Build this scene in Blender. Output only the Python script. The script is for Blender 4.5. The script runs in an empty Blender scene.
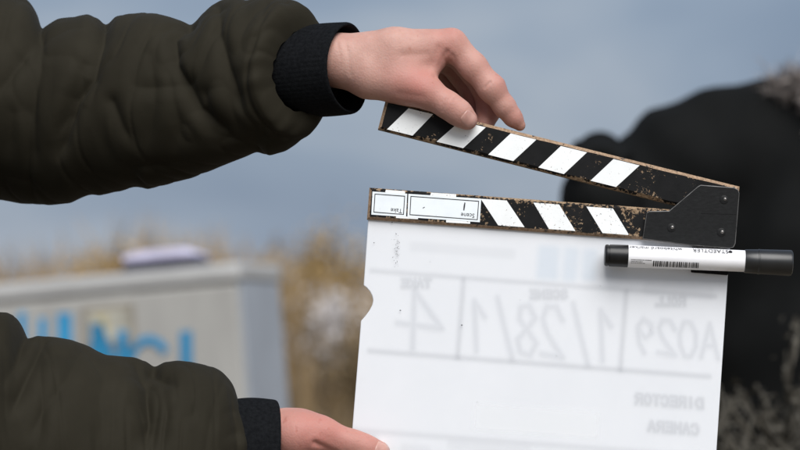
import bpy, bmesh, math, random
import numpy as np
from mathutils import Vector, Matrix

random.seed(7)
rng = np.random.default_rng(11)
scene = bpy.context.scene
col = scene.collection

# ------------------------------------------------------------------ camera
S = 0.00075            # metres per photo pixel at the focused distance
D = 2.5                # camera to clapperboard
ZC = 1.10              # camera height
HZ = 400.0             # photo row of the horizon
cam_d = bpy.data.cameras.new('camera')
cam = bpy.data.objects.new('camera', cam_d)
col.objects.link(cam)
cam.location = (0, -D, ZC)
cam.rotation_euler = (math.radians(90), 0, 0)
cam_d.sensor_width = 36.0
cam_d.lens = 36.0 * D / (800 * S)
cam_d.shift_y = (HZ - 225) / 800.0
cam_d.clip_start = 0.05
cam_d.clip_end = 6000
cam_d.dof.use_dof = True
cam_d.dof.focus_distance = D - 0.008
cam_d.dof.aperture_fstop = 8.0
cam_d.dof.aperture_blades = 8
scene.camera = cam

# ------------------------------------------------------------------ world, sun, exposure
SUN_EL, SUN_AZ = math.radians(49), math.radians(166)   # compass angle clockwise from +Y
world = bpy.data.worlds.new('World')
scene.world = world
world.use_nodes = True
wt = world.node_tree
wt.nodes.clear()
def wn(t): return wt.nodes.new(t)
w_out = wn('ShaderNodeOutputWorld'); w_bg = wn('ShaderNodeBackground')
sky = wn('ShaderNodeTexSky'); sky.sky_type = 'NISHITA'; sky.sun_disc = False
sky.sun_elevation = SUN_EL; sky.sun_rotation = SUN_AZ
sky.air_density = 1.2; sky.dust_density = 3.0
w_tc = wn('ShaderNodeTexCoord'); w_map = wn('ShaderNodeMapping')
w_map.inputs['Scale'].default_value = (1.0, 1.0, 2.6)
w_map.inputs['Location'].default_value = (0.9, 0.0, 1.4)
w_n = wn('ShaderNodeTexNoise'); w_n.inputs['Scale'].default_value = 6.0
w_n.inputs['Detail'].default_value = 3.5; w_n.inputs['Roughness'].default_value = 0.52
w_n.inputs['Distortion'].default_value = 0.35
w_r = wn('ShaderNodeValToRGB')
w_r.color_ramp.elements[0].position = 0.30; w_r.color_ramp.elements[0].color = (1.10, 1.50, 2.25, 1)
w_r.color_ramp.elements[1].position = 0.72; w_r.color_ramp.elements[1].color = (3.0, 3.25, 3.65, 1)
e = w_r.color_ramp.elements.new(0.5); e.color = (1.65, 2.08, 2.80, 1)
w_mix = wn('ShaderNodeMixRGB'); w_mix.inputs[0].default_value = 0.88
wt.links.new(w_tc.outputs['Generated'], w_map.inputs['Vector'])
wt.links.new(w_map.outputs[0], w_n.inputs['Vector'])
wt.links.new(w_n.outputs['Fac'], w_r.inputs[0])
wt.links.new(sky.outputs[0], w_mix.inputs[1])
wt.links.new(w_r.outputs[0], w_mix.inputs[2])
wt.links.new(w_mix.outputs[0], w_bg.inputs[0])
w_bg.inputs[1].default_value = 0.0495
wt.links.new(w_bg.outputs[0], w_out.inputs[0])

sun_d = bpy.data.lights.new('sun', 'SUN')
sun_d.energy = 1.5; sun_d.angle = math.radians(48); sun_d.color = (1.0, 0.98, 0.955)
sun = bpy.data.objects.new('sun', sun_d); col.objects.link(sun)
sdir = Vector((math.sin(SUN_AZ) * math.cos(SUN_EL), math.cos(SUN_AZ) * math.cos(SUN_EL), math.sin(SUN_EL)))
sun.location = sdir * 30
sun.rotation_euler = sdir.to_track_quat('Z', 'Y').to_euler()

scene.view_settings.view_transform = 'Standard'
scene.view_settings.look = 'None'
scene.view_settings.gamma = 1.0
scene.view_settings.use_curve_mapping = False
scene.view_settings.exposure = 1.65
scene.cycles.use_denoising = True
scene.cycles.max_bounces = 8
scene.cycles.transparent_max_bounces = 24

# ------------------------------------------------------------------ helpers
def W(px, py, y=0.0):
    """photo pixel and depth in pixels (world metres = *S) to a world point, for things at the focused distance"""
    return np.array([(px - 400) * S, y * S, ZC - (py - HZ) * S])

def at(px, py, dist):
    """point at distance dist (metres along the view axis) seen at a photo pixel"""
    k = S / D * dist
    return np.array([(px - 400) * k, dist - D, ZC - (py - HZ) * k])

def tag(o, label=None, cat=None, group=None, kind=None):
    if label: o['label'] = label
    if cat: o['category'] = cat
    if group: o['group'] = group
    if kind: o['kind'] = kind
    return o

def thing(name, label, cat, loc, group=None):
    o = bpy.data.objects.new(name, None)
    o.empty_display_size = 0.05
    col.objects.link(o)
    o.location = loc
    return tag(o, label, cat, group)

def wloc(o):
    v = Vector((0, 0, 0))
    while o is not None:
        v += o.location; o = o.parent
    return v

def mesh_obj(name, verts, faces, mats, parent=None, smooth=False, mat_idx=None, origin=None):
    """verts in world metres; becomes a child of parent or a top-level object with the given origin"""
    v = np.asarray(verts, dtype=np.float64)
    off = np.array(wloc(parent)) if parent is not None else np.array(origin if origin is not None else (0, 0, 0))
    me = bpy.data.meshes.new(name)
    me.from_pydata((v - off).tolist(), [], faces.tolist() if hasattr(faces, 'tolist') else faces)
    for m in (mats if isinstance(mats, (list, tuple)) else [mats]): me.materials.append(m)
    if smooth: me.polygons.foreach_set('use_smooth', np.ones(len(me.polygons), dtype=bool))
    if mat_idx is not None: me.polygons.foreach_set('material_index', np.asarray(mat_idx, dtype=np.int32))
    me.update()
    o = bpy.data.objects.new(name, me)
    col.objects.link(o)
    if parent is not None: o.parent = parent
    else: o.location = off
    return o

def attr(o, name, vals, dom='POINT'):
    a = o.data.attributes.new(name, 'FLOAT', dom)
    a.data.foreach_set('value', np.asarray(vals, dtype=np.float32))

def bm_obj(name, bm, mats, parent=None, smooth=False, origin=None):
    bm.verts.ensure_lookup_table()
    bm.verts.index_update()
    v = [tuple(x.co) for x in bm.verts]; f = [[x.index for x in p.verts] for p in bm.faces]
    mi = [p.material_index for p in bm.faces]
    bm.free()
    return mesh_obj(name, v, f, mats, parent, smooth, mi, origin)

def slab(pts, y0, y1, bev=0.0, seg=1):
    """bmesh: polygon given in (px, py), extruded from y0 (near camera) to y1, in pixels"""
    bm = bmesh.new()
    vs = [bm.verts.new(W(p[0], p[1], y0)) for p in pts]
    f = bm.faces.new(vs)
    r = bmesh.ops.extrude_face_region(bm, geom=[f])
    for g in r['geom']:
        if isinstance(g, bmesh.types.BMVert): g.co.y += (y1 - y0) * S
    bmesh.ops.recalc_face_normals(bm, faces=bm.faces[:])
    if bev > 0:
        bmesh.ops.bevel(bm, geom=bm.edges[:], offset=bev * S, segments=seg, profile=0.5, affect='EDGES', clamp_overlap=True)
    return bm

def box_bm(bm, x0, x1, y0, y1, z0, z1, bev=0.0, M=None):
    r = bmesh.ops.create_cube(bm, size=1.0)
    vs = r['verts']
    for v in vs:
        v.co = Vector(((x0 + x1) / 2 + v.co.x * (x1 - x0), (y0 + y1) / 2 + v.co.y * (y1 - y0), (z0 + z1) / 2 + v.co.z * (z1 - z0)))
    if bev:
        es = list({e for v in vs for e in v.link_edges})
        r2 = bmesh.ops.bevel(bm, geom=es, offset=bev, segments=2, profile=0.5, affect='EDGES')
    if M is not None:
        for v in bm.verts: v.co = M @ v.co
    return bm

def tube(path, radii, n=8, cap=True):
    path = np.asarray(path, float)
    vs, fs = [], []
    for i, p in enumerate(path):
        t = path[min(i + 1, len(path) - 1)] - path[max(i - 1, 0)]
        t = t / (np.linalg.norm(t) + 1e-9)
        u = np.cross(t, (0, 1, 0.3)); u /= np.linalg.norm(u) + 1e-9
        w = np.cross(t, u)
        for k in range(n):
            a = 2 * math.pi * k / n
            vs.append(p + radii[i] * (math.cos(a) * u + math.sin(a) * w))
    for i in range(len(path) - 1):
        for k in range(n):
            fs.append([i * n + k, i * n + (k + 1) % n, (i + 1) * n + (k + 1) % n, (i + 1) * n + k])
    if cap:
        fs.append(list(range(n))[::-1]); fs.append([(len(path) - 1) * n + k for k in range(n)])
    return np.array(vs), fs

def text_flat(s, size):
    """flat verts (x, y) and faces of a word in the built-in font"""
    cu = bpy.data.curves.new('word', 'FONT'); cu.body = s; cu.size = size
    cu.resolution_u = 3
    ob = bpy.data.objects.new('word', cu); col.objects.link(ob)
    dg = bpy.context.evaluated_depsgraph_get()
    me = bpy.data.meshes.new_from_object(ob.evaluated_get(dg))
    v = np.array([tuple(x.co) for x in me.vertices]); f = [list(p.vertices) for p in me.polygons]
    bpy.data.objects.remove(ob); bpy.data.curves.remove(cu); bpy.data.meshes.remove(me)
    return v[:, :2], f

# ------------------------------------------------------------------ materials
MATS = {}
class NT:
    def __init__(s, name):
        s.m = bpy.data.materials.new(name); s.m.use_nodes = True
        s.t = s.m.node_tree; s.b = s.t.nodes['Principled BSDF']; s.out = s.t.nodes['Material Output']
    def n(s, typ, **kw):
        nd = s.t.nodes.new(typ)
        for k, v in kw.items():
            if k in ('operation', 'data_type', 'blend_type', 'attribute_name', 'attribute_type', 'wave_type', 'bands_direction', 'feature', 'interpolation_type', 'noise_dimensions'): setattr(nd, k, v)
            else: nd.inputs[k].default_value = v
        return nd
    def l(s, a, b): s.t.links.new(a, b)
    def noise(s, scale, detail=4, rough=0.55, coord=None, dist=0.0, vscale=None):
        nd = s.n('ShaderNodeTexNoise', Scale=scale, Detail=detail, Roughness=rough, Distortion=dist)
        if coord is None:
            coord = s.n('ShaderNodeTexCoord').outputs['Object']
        if vscale is not None:
            mp = s.n('ShaderNodeMapping'); mp.inputs['Scale'].default_value = vscale
            s.l(coord, mp.inputs['Vector']); coord = mp.outputs[0]
        s.l(coord, nd.inputs['Vector'])
        return nd.outputs['Fac']
    def ramp(s, fac, stops):
        r = s.n('ShaderNodeValToRGB'); cr = r.color_ramp
        cr.elements[0].position = stops[0][0]; cr.elements[0].color = (*stops[0][1], 1)
        cr.elements[1].position = stops[-1][0]; cr.elements[1].color = (*stops[-1][1], 1)
        for p, c in stops[1:-1]:
            e = cr.elements.new(p); e.color = (*c, 1)
        s.l(fac, r.inputs[0]); return r.outputs[0]
    def mix(s, fac, a, b, mode='MIX'):
        m = s.n('ShaderNodeMixRGB', blend_type=mode)
        for i, x in ((0, fac), (1, a), (2, b)):
            if isinstance(x, (int, float)): m.inputs[i].default_value = x
            elif isinstance(x, tuple): m.inputs[i].default_value = (*x, 1)
            else: s.l(x, m.inputs[i])
        return m.outputs[0]
    def math(s, op, a, b=0.0, c=None):
        m = s.n('ShaderNodeMath', operation=op)
        for i, x in enumerate((a, b) if c is None else (a, b, c)):
            if isinstance(x, (int, float)): m.inputs[i].default_value = x
            else: s.l(x, m.inputs[i])
        return m.outputs[0]
    def attr(s, name):
        return s.n('ShaderNodeAttribute', attribute_name=name).outputs['Fac']
    def bump(s, h, strength=0.3, dist=0.001):
        b = s.n('ShaderNodeBump', Strength=strength, Distance=dist)
        s.l(h, b.inputs['Height']); s.l(b.outputs[0], s.b.inputs['Normal'])
    def base(s, c):
        if isinstance(c, tuple): s.b.inputs['Base Color'].default_value = (*c, 1)
        else: s.l(c, s.b.inputs['Base Color'])
    def set(s, **kw):
        for k, v in kw.items():
            s.b.inputs[k.replace('_', ' ')].default_value = v
        return s

def simple(name, c, rough=0.6, var=0.15, scale=30, spec=0.4, bump=0.0, metal=0.0):
    t = NT(name)
    f = t.noise(scale, 5)
    lo = tuple(x * (1 - var) for x in c); hi = tuple(min(1, x * (1 + var)) for x in c)
    t.base(t.ramp(f, [(0.3, lo), (0.7, hi)]))
    t.set(Roughness=rough, Metallic=metal)
    t.b.inputs['Specular IOR Level'].default_value = spec
    if bump: t.bump(t.noise(scale * 4, 4), bump, 0.002)
    return t.m

def mat_skin(name, tint):
    t = NT(name)
    blot = t.noise(55, 4, 0.6)
    fine = t.noise(420, 3, 0.6)
    red = t.attr('red')
    c0 = t.ramp(blot, [(0.3, (0.45 * tint[0], 0.265 * tint[1], 0.215 * tint[2])), (0.7, (0.55 * tint[0], 0.355 * tint[1], 0.295 * tint[2]))])
    rf = t.math('MULTIPLY', red, t.math('ADD', 0.38, t.math('MULTIPLY', blot, 0.7)))
    c1 = t.mix(rf, c0, (0.44 * tint[0], 0.165 * tint[1], 0.135 * tint[2]))
    spots = t.ramp(t.noise(190, 2, 0.5), [(0.66, (1, 1, 1)), (0.74, (0.86, 0.74, 0.70))])
    c2 = t.mix(0.7, c1, spots, 'MULTIPLY')
    c3 = t.mix(t.math('MULTIPLY', t.attr('dirt'), 0.8), c2, (0.30, 0.17, 0.13))
    t.base(c3)
    t.set(Roughness=0.56)
    t.b.inputs['Specular IOR Level'].default_value = 0.30
    t.b.inputs['Subsurface Weight'].default_value = 0.22
    t.b.inputs['Subsurface Radius'].default_value = (1.0, 0.35, 0.2)
    t.b.inputs['Subsurface Scale'].default_value = 0.003
    vor = t.n('ShaderNodeTexVoronoi', Scale=650.0)
    t.l(t.n('ShaderNodeTexCoord').outputs['Object'], vor.inputs['Vector'])
    h = t.math('ADD', t.math('MULTIPLY', fine, 0.8), t.math('MULTIPLY', vor.outputs['Distance'], 0.7))
    t.bump(h, 0.26, 0.0006)
    return t.m

def mat_nail():
    t = NT('fingernail')
    t.base(t.ramp(t.noise(150, 3), [(0.3, (0.42, 0.225, 0.19)), (0.7, (0.50, 0.29, 0.245))]))
    t.set(Roughness=0.28); t.b.inputs['Subsurface Weight'].default_value = 0.15
    t.b.inputs['Subsurface Scale'].default_value = 0.002
    return t.m

def mat_fabric():
    t = NT('olive_nylon')
    big = t.noise(14, 5, 0.6)
    t.base(t.ramp(big, [(0.3, (0.0150, 0.0132, 0.0085)), (0.7, (0.0205, 0.0180, 0.0120))]))
    t.set(Roughness=0.78)
    t.b.inputs['Specular IOR Level'].default_value = 0.08
    t.b.inputs['Sheen Weight'].default_value = 0.015
    t.b.inputs['Sheen Roughness'].default_value = 0.4
    weave = t.noise(1500, 2, 0.5)
    cr = t.noise(95, 5, 0.62, dist=0.6)
    h = t.math('ADD', t.math('MULTIPLY', weave, 0.16), t.math('MULTIPLY', cr, 0.6))
    t.bump(h, 0.22, 0.0016)
    return t.m

def mat_knit():
    t = NT('black_rib_knit')
    t.base(t.ramp(t.noise(400, 3), [(0.3, (0.0040, 0.0044, 0.0052)), (0.7, (0.0085, 0.0092, 0.0105))]))
    t.set(Roughness=0.9)
    t.b.inputs['Specular IOR Level'].default_value = 0.05
    t.bump(t.noise(900, 3), 0.5, 0.0008)
    return t.m

def mat_stick_black(name='worn_black_paint', thr=0.845):
    """black paint worn to brown fibreboard, more so along the long edges; UV x in pixels, y 0..1 across"""
    t = NT(name)
    uv = t.n('ShaderNodeUVMap').outputs[0]
    sep = t.n('ShaderNodeSeparateXYZ'); t.l(uv, sep.inputs[0])
    ed = t.math('MULTIPLY', t.math('ABSOLUTE', t.math('SUBTRACT', sep.outputs[1], 0.5)), 2.0)
    ed = t.math('POWER', ed, 5.0)
    n1 = t.noise(420, 6, 0.68, dist=0.4); n2 = t.noise(75, 4, 0.6)
    v = t.math('ADD', t.math('ADD', t.math('MULTIPLY', n1, 0.75), t.math('MULTIPLY', ed, 0.17)), t.math('MULTIPLY', n2, 0.61))
    mask = t.ramp(v, [(thr, (0, 0, 0)), (thr + 0.03, (1, 1, 1))])
    wood = t.ramp(t.noise(500, 4), [(0.3, (0.15, 0.095, 0.055)), (0.7, (0.34, 0.25, 0.165))])
    paint = t.ramp(t.noise(80, 4), [(0.3, (0.0065, 0.0068, 0.007)), (0.7, (0.011, 0.011, 0.0115))])
    t.base(t.mix(mask, paint, wood))
    t.l(t.ramp(mask, [(0, (0.5,) * 3), (1, (0.85,) * 3)]), t.b.inputs['Roughness'])
    t.b.inputs['Specular IOR Level'].default_value = 0.10
    t.bump(t.math('SUBTRACT', t.math('MULTIPLY', t.noise(700, 3), 0.3), mask), 0.35, 0.0005)
    return t.m

def mat_stick_edge():
    t = NT('raw_fibreboard_edge')
    n = t.noise(260, 5, 0.65)
    wood = t.ramp(t.noise(600, 4), [(0.3, (0.17, 0.105, 0.06)), (0.7, (0.37, 0.255, 0.165))])
    mask = t.ramp(n, [(0.57, (0, 0, 0)), (0.63, (1, 1, 1))])
    t.base(t.mix(mask, wood, (0.035, 0.03, 0.026)))
    t.set(Roughness=0.85)
    t.bump(t.noise(900, 3), 0.5, 0.0006)
    return t.m

def mat_white_paint(name, chip=0.70, col_=(0.80, 0.82, 0.82)):
    t = NT(name)
    uv = t.n('ShaderNodeUVMap').outputs[0]
    sep = t.n('ShaderNodeSeparateXYZ'); t.l(uv, sep.inputs[0])
    ed = t.math('MULTIPLY', t.math('ABSOLUTE', t.math('SUBTRACT', sep.outputs[1], 0.5)), 2.0)
    ed = t.math('POWER', ed, 8.0)
    n1 = t.noise(520, 6, 0.7, dist=0.5); n2 = t.noise(70, 3, 0.5)
    v = t.math('ADD', t.math('ADD', n1, t.math('MULTIPLY', ed, 0.12)), t.math('MULTIPLY', n2, 0.22))
    mask = t.ramp(v, [(chip, (0, 0, 0)), (chip + 0.03, (1, 1, 1))])
    under = t.ramp(t.noise(300, 3), [(0.45, (0.03, 0.028, 0.026)), (0.6, (0.22, 0.15, 0.10))])
    smear = t.ramp(t.noise(45, 5, 0.6), [(0.35, tuple(c * 0.93 for c in col_)), (0.6, col_)])
    t.base(t.mix(mask, smear, under))
    t.set(Roughness=0.38)
    t.bump(mask, -0.3, 0.0003)
    return t.m

def mat_slate():
    t = NT('white_acrylic')
    smear = t.ramp(t.noise(16, 5, 0.6), [(0.3, (0.80, 0.82, 0.85)), (0.7, (0.83, 0.848, 0.875))])
    dust = t.ramp(t.noise(330, 6, 0.7), [(0.74, (1, 1, 1)), (0.80, (0.72, 0.71, 0.70))])
    c = t.mix(0.5, smear, dust, 'MULTIPLY')
    t.base(c); t.set(Roughness=0.33)
    t.b.inputs['Specular IOR Level'].default_value = 0.45
    tr = t.n('ShaderNodeBsdfTranslucent'); t.l(c, tr.inputs['Color'])
    mx = t.n('ShaderNodeMixShader'); mx.inputs[0].default_value = 0.22
    t.l(t.b.outputs[0], mx.inputs[1]); t.l(tr.outputs[0], mx.inputs[2]); t.l(mx.outputs[0], t.out.inputs[0])
    t.l(t.ramp(t.noise(40, 5), [(0.3, (0.28,) * 3), (0.7, (0.42,) * 3)]), t.b.inputs['Roughness'])
    return t.m

def mat_ink(name, c, op):
    """writing on the far side of the translucent sheet: soft edged print whose density is stored per vertex"""
    t = NT(name)
    t.base(c); t.set(Roughness=0.35)
    tp = t.n('ShaderNodeBsdfTransparent'); mx = t.n('ShaderNodeMixShader')
    t.l(t.math('MULTIPLY', t.attr('ink'), op), mx.inputs[0])
    t.l(tp.outputs[0], mx.inputs[1]); t.l(t.b.outputs[0], mx.inputs[2]); t.l(mx.outputs[0], t.out.inputs[0])
    return t.m

def mat_plate():
    t = NT('black_hinge_metal')
    sc = t.noise(240, 5, 0.7, vscale=(1, 1, 3))
    t.base(t.ramp(sc, [(0.35, (0.0075, 0.0078, 0.008)), (0.66, (0.0125, 0.013, 0.0135)), (0.80, (0.03, 0.03, 0.03))]))
    t.set(Roughness=0.5); t.b.inputs['Specular IOR Level'].default_value = 0.14
    t.bump(t.noise(500, 3), 0.12, 0.0004)
    return t.m

M = dict(
    skin_u=mat_skin('skin', (0.86, 0.80, 0.80)), nail=mat_nail(), fabric=mat_fabric(), knit=mat_knit(),
    black=mat_stick_black(), black_worn=mat_stick_black('very_worn_black_paint', 0.775), dark_edge=mat_stick_black('dark_painted_edge', 0.80), edge=mat_stick_edge(), stripe=mat_white_paint('white_stripe_paint', 0.765),
    stripe_worn=mat_white_paint('worn_white_stripe_paint', 0.735), sticker=mat_white_paint('white_sticker', 0.80, (0.74, 0.79, 0.82)),
    slate=mat_slate(), plate=mat_plate(),
    plate_edge=simple('worn_highlit_edge', (0.07, 0.068, 0.065), 0.45, 0.9, 120, 0.5),  # hinge rim: wear plus the bright edge highlight, painted as lighter colour
    screw=simple('dull_steel', (0.22, 0.21, 0.20), 0.35, 0.3, 200, 0.5, metal=0.8),
    ink=mat_ink('grey_print', (0.24, 0.25, 0.28), 1.0), ink_hand=mat_ink('pen_writing', (0.26, 0.28, 0.33), 1.0),
    ink_blue=mat_ink('blue_print', (0.30, 0.52, 0.72), 1.0), ink_white=mat_ink('white_tape', (0.93, 0.94, 0.95), 1.0),
    print_black=simple('black_print', (0.012, 0.012, 0.013), 0.5, 0.2, 200), speck=simple('pen_speck', (0.03, 0.03, 0.035), 0.7, 0.3, 300),
    pen_white=simple('white_barrel', (0.78, 0.78, 0.80), 0.28, 0.03, 60, 0.5), pen_black=simple('black_plastic', (0.006, 0.006, 0.0065), 0.36, 0.3, 120, 0.35),
    pen_cap=simple('charcoal_cap', (0.010, 0.0105, 0.011), 0.36, 0.2, 120, 0.5), foam=simple('black_foam', (0.012, 0.012, 0.013), 0.95, 0.4, 300, 0.1, 0.4),
)

# ------------------------------------------------------------------ ground and bank
def sstep(a, b, x):
    t = np.clip((x - a) / (b - a), 0, 1); return t * t * (3 - 2 * t)
def height(x, y):
    b = 1.25 * sstep(6.2, 9.6, y + 0.25 * np.sin(x * 1.7)) * (0.86 + 0.14 * sstep(-3.2, -1.6, x))
    w = 0.035 * np.sin(x * 2.3 + y) + 0.03 * np.sin(y * 3.1 - x * 1.3) + 0.02 * np.sin(x * 7.1) * np.sin(y * 5.3)
    return b + w * np.exp(-((x / 30) ** 2 + (y / 40) ** 2)) - 0.03
def grid_axis(dense, far):
    p = list(np.arange(-dense, dense + 0.01, 0.25)); s = dense; step = 0.4
    while s < far:
        s += step; step *= 1.45; p += [s, -s]
    return np.array(sorted(p))
gx = grid_axis(5, 3000); gy = grid_axis(13, 3000)
GX, GY = np.meshgrid(gx, gy, indexing='ij')
GV = np.stack([GX, GY, height(GX, GY)], -1).reshape(-1, 3)
nx_, ny_ = GX.shape
ii, jj = np.meshgrid(np.arange(nx_ - 1), np.arange(ny_ - 1), indexing='ij')
a_ = (ii * ny_ + jj).ravel()
GF = np.stack([a_, a_ + ny_, a_ + ny_ + 1, a_ + 1], -1)
t = NT('dry_soil')
t.base(t.ramp(t.noise(3.0, 8, 0.65), [(0.3, (0.15, 0.12, 0.085)), (0.55, (0.24, 0.20, 0.145)), (0.75, (0.33, 0.285, 0.215))]))
t.set(Roughness=0.95); t.bump(t.noise(25, 8, 0.7), 0.8, 0.03)
ground = mesh_obj('ground', GV, GF, t.m, smooth=True)
tag(ground, 'brown earth bank and rough ground', None, None, 'structure')

# ------------------------------------------------------------------ implicit surfaces
def rcone(P, a, b, ra, rb):
    a = np.asarray(a, np.float32); b = np.asarray(b, np.float32)
    ab = b - a; L2 = float(ab @ ab) + 1e-9
    pa = P - a
    tt = np.clip((pa @ ab) / L2, 0, 1)
    q = pa - tt[:, None] * ab
    return np.sqrt((q * q).sum(1)) - (ra + (rb - ra) * tt)
def smin(a, b, k):
    h = np.clip(0.5 + 0.5 * (b - a) / k, 0, 1)
    return b + (a - b) * h - k * h * (1 - h)
def chain(P, pts, k=4.0):
    """pts: list of (x, y, z, r)"""
    F = None
    for p, q in zip(pts[:-1], pts[1:]):
        d = rcone(P, p[:3], q[:3], p[3], q[3])
        F = d if F is None else smin(F, d, k)
    return F
def ell(P, c, r):
    q = (P - np.asarray(c, np.float32)) / np.asarray(r, np.float32)
    n = np.sqrt((q * q).sum(1)); m = np.sqrt(((q / np.asarray(r, np.float32)) ** 2).sum(1)) + 1e-6
    return n * (n - 1) / m
def polygonise(field, lo, hi, h):
    lo = np.asarray(lo, np.float32); n = [int(math.ceil((hi[i] - lo[i]) / h)) + 1 for i in range(3)]
    ax = [lo[i] + h * np.arange(n[i], dtype=np.float32) for i in range(3)]
    F = np.empty(n, np.float32)
    B = 8
    for i in range(0, n[0], B):
        X, Y, Z = np.meshgrid(ax[0][i:i + B], ax[1], ax[2], indexing='ij')
        F[i:i + B] = field(np.stack([X.ravel(), Y.ravel(), Z.ravel()], 1)).reshape(X.shape)
    s = F < 0
    cs = np.zeros([k - 1 for k in n], np.int8)
    for dx in (0, 1):
        for dy in (0, 1):
            for dz in (0, 1):
                cs += s[dx:n[0] - 1 + dx, dy:n[1] - 1 + dy, dz:n[2] - 1 + dz]
    act = (cs > 0) & (cs < 8)
    idx = -np.ones(act.shape, np.int64); cells = np.argwhere(act); idx[act] = np.arange(len(cells))
    acc = np.zeros((len(cells), 3)); cnt = np.zeros(len(cells))
    cor = [(0, 0, 0), (1, 0, 0), (0, 1, 0), (1, 1, 0), (0, 0, 1), (1, 0, 1), (0, 1, 1), (1, 1, 1)]
    val = [F[cells[:, 0] + c[0], cells[:, 1] + c[1], cells[:, 2] + c[2]] for c in cor]
    for i in range(8):
        for j in range(i + 1, 8):
            if sum(abs(cor[i][k] - cor[j][k]) for k in range(3)) != 1: continue
            m = (val[i] < 0) != (val[j] < 0)
            tt = np.where(m, val[i] / np.where(m, val[i] - val[j], 1), 0)
            p = np.array(cor[i]) + tt[:, None] * (np.array(cor[j]) - np.array(cor[i]))
            acc += p * m[:, None]; cnt += m
    V = lo + h * (cells + acc / cnt[:, None])
    faces = []
    for axis in range(3):
        u, v = [(1, 2), (2, 0), (0, 1)][axis]
        sl0 = [slice(None)] * 3; sl1 = [slice(None)] * 3
        sl0[axis] = slice(0, -1); sl1[axis] = slice(1, None)
        ch = s[tuple(sl0)] != s[tuple(sl1)]
        e = np.argwhere(ch)
        e = e[(e[:, u] > 0) & (e[:, v] > 0) & (e[:, u] < n[u] - 1) & (e[:, v] < n[v] - 1)]
        if not len(e): continue
        sg = s[e[:, 0], e[:, 1], e[:, 2]]
        def cell(du, dv):
            c = e.copy(); c[:, u] += du; c[:, v] += dv
            return idx[c[:, 0], c[:, 1], c[:, 2]]
        q = np.stack([cell(-1, -1), cell(0, -1), cell(0, 0), cell(-1, 0)], 1)
        q[~sg] = q[~sg][:, ::-1]
        faces.append(q)
    Q = np.concatenate(faces)
    Q = Q[(Q >= 0).all(1)]
    return V, Q
def vnormals(V, Q):
    n = np.cross(V[Q[:, 2]] - V[Q[:, 0]], V[Q[:, 3]] - V[Q[:, 1]])
    N = np.zeros_like(V)
    for k in range(4): np.add.at(N, Q[:, k], n)
    return N / (np.linalg.norm(N, axis=1, keepdims=True) + 1e-12)
def seg_dist(P, a, b):
    a = np.asarray(a, float); b = np.asarray(b, float); ab = b - a
    tt = np.clip(((P - a) @ ab) / (ab @ ab + 1e-9), 0, 1)
    return np.linalg.norm(P - a - tt[..., None] * ab, axis=-1)
def poly_dist(P, pts):
    d = None
    for a, b in zip(pts[:-1], pts[1:]):
        q = seg_dist(P, a, b); d = q if d is None else np.minimum(d, q)
    return d

# ================================================================== the assistant who holds the board
# coordinates of hands and sleeves: (photo px, depth px, photo row), one unit = 0.75 mm
def hand_world(V):
    return np.stack([(V[:, 0] - 400) * S, V[:, 1] * S, ZC - (V[:, 2] - HZ) * S], 1)

# ---- upper hand -------------------------------------------------
U_INDEX = [(453, -1, 45, 14.6), (473, -4, 67, 13.4), (491.5, -6, 89, 13.2), (504.5, -3, 107.0, 10.4), (513, 0, 117.5, 8.6), (520, 2, 125.2, 5.6)]
U_MID = [(455, 22, 47, 14.5), (486, 24, 86, 13.0), (489.5, 23, 108, 11.4), (485, 19, 122, 10.0)]
U_RING = [(447, 45, 52, 13.5), (474, 47, 86, 12.5), (474, 44, 108, 10.8), (464, 38, 121, 9.5)]
U_PINK = [(434, 64, 60, 12.0), (452, 66, 88, 10.5), (452, 60, 106, 9.3), (442, 54, 116, 8.5)]
U_THUMB = [(398, -9, 81, 20), (424, -16, 92, 16.4), (448.5, -21, 107.5, 12.7), (459, -20.5, 115, 12.0), (467, -19.0, 121.5, 10.0)]
def upper_palm(P):
    F = chain(P, [(250, 38, 60, 27), (300, 24, 58, 25), (336, 4, 57, 22.5), (395, -4, 50, 21), (450, -2, 44.5, 15.2)], 8)
    F = smin(F, chain(P, [(250, 74, 60, 27), (300, 50, 58, 24), (336, 30, 57, 22), (398, 20, 50, 20), (455, 22, 46, 14.5)], 8), 12)
    F = smin(F, chain(P, [(336, 36, 60, 19), (400, 40, 54, 18), (447, 45, 51, 13.5)], 8), 12)
    F = smin(F, chain(P, [(340, 40, 64, 17), (398, 56, 62, 17), (434, 64, 59, 12)], 8), 12)
    F = smin(F, chain(P, [(340, 4, 66, 20), (370, -4, 76, 22), (404, -10, 84, 20)], 8), 14)     # ball of the thumb
    F = smin(F, chain(P, [(392, -6, 62, 19), (430, -4, 60, 13)], 8), 10)                       # web muscle
    return F
def upper_field(P):
    pal = upper_palm(P)
    F = smin(pal, chain(P, U_THUMB, 7), 12)
    F = smin(F, rcone(P, (424, -9, 80), (438, -4, 64), 8, 5), 9)                               # skin web
    for f, k in ((U_INDEX, 8), (U_MID, 7), (U_RING, 7), (U_PINK, 7)):
        F = np.minimum(F, smin(pal, chain(P, f, 6), k))
    return F
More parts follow.
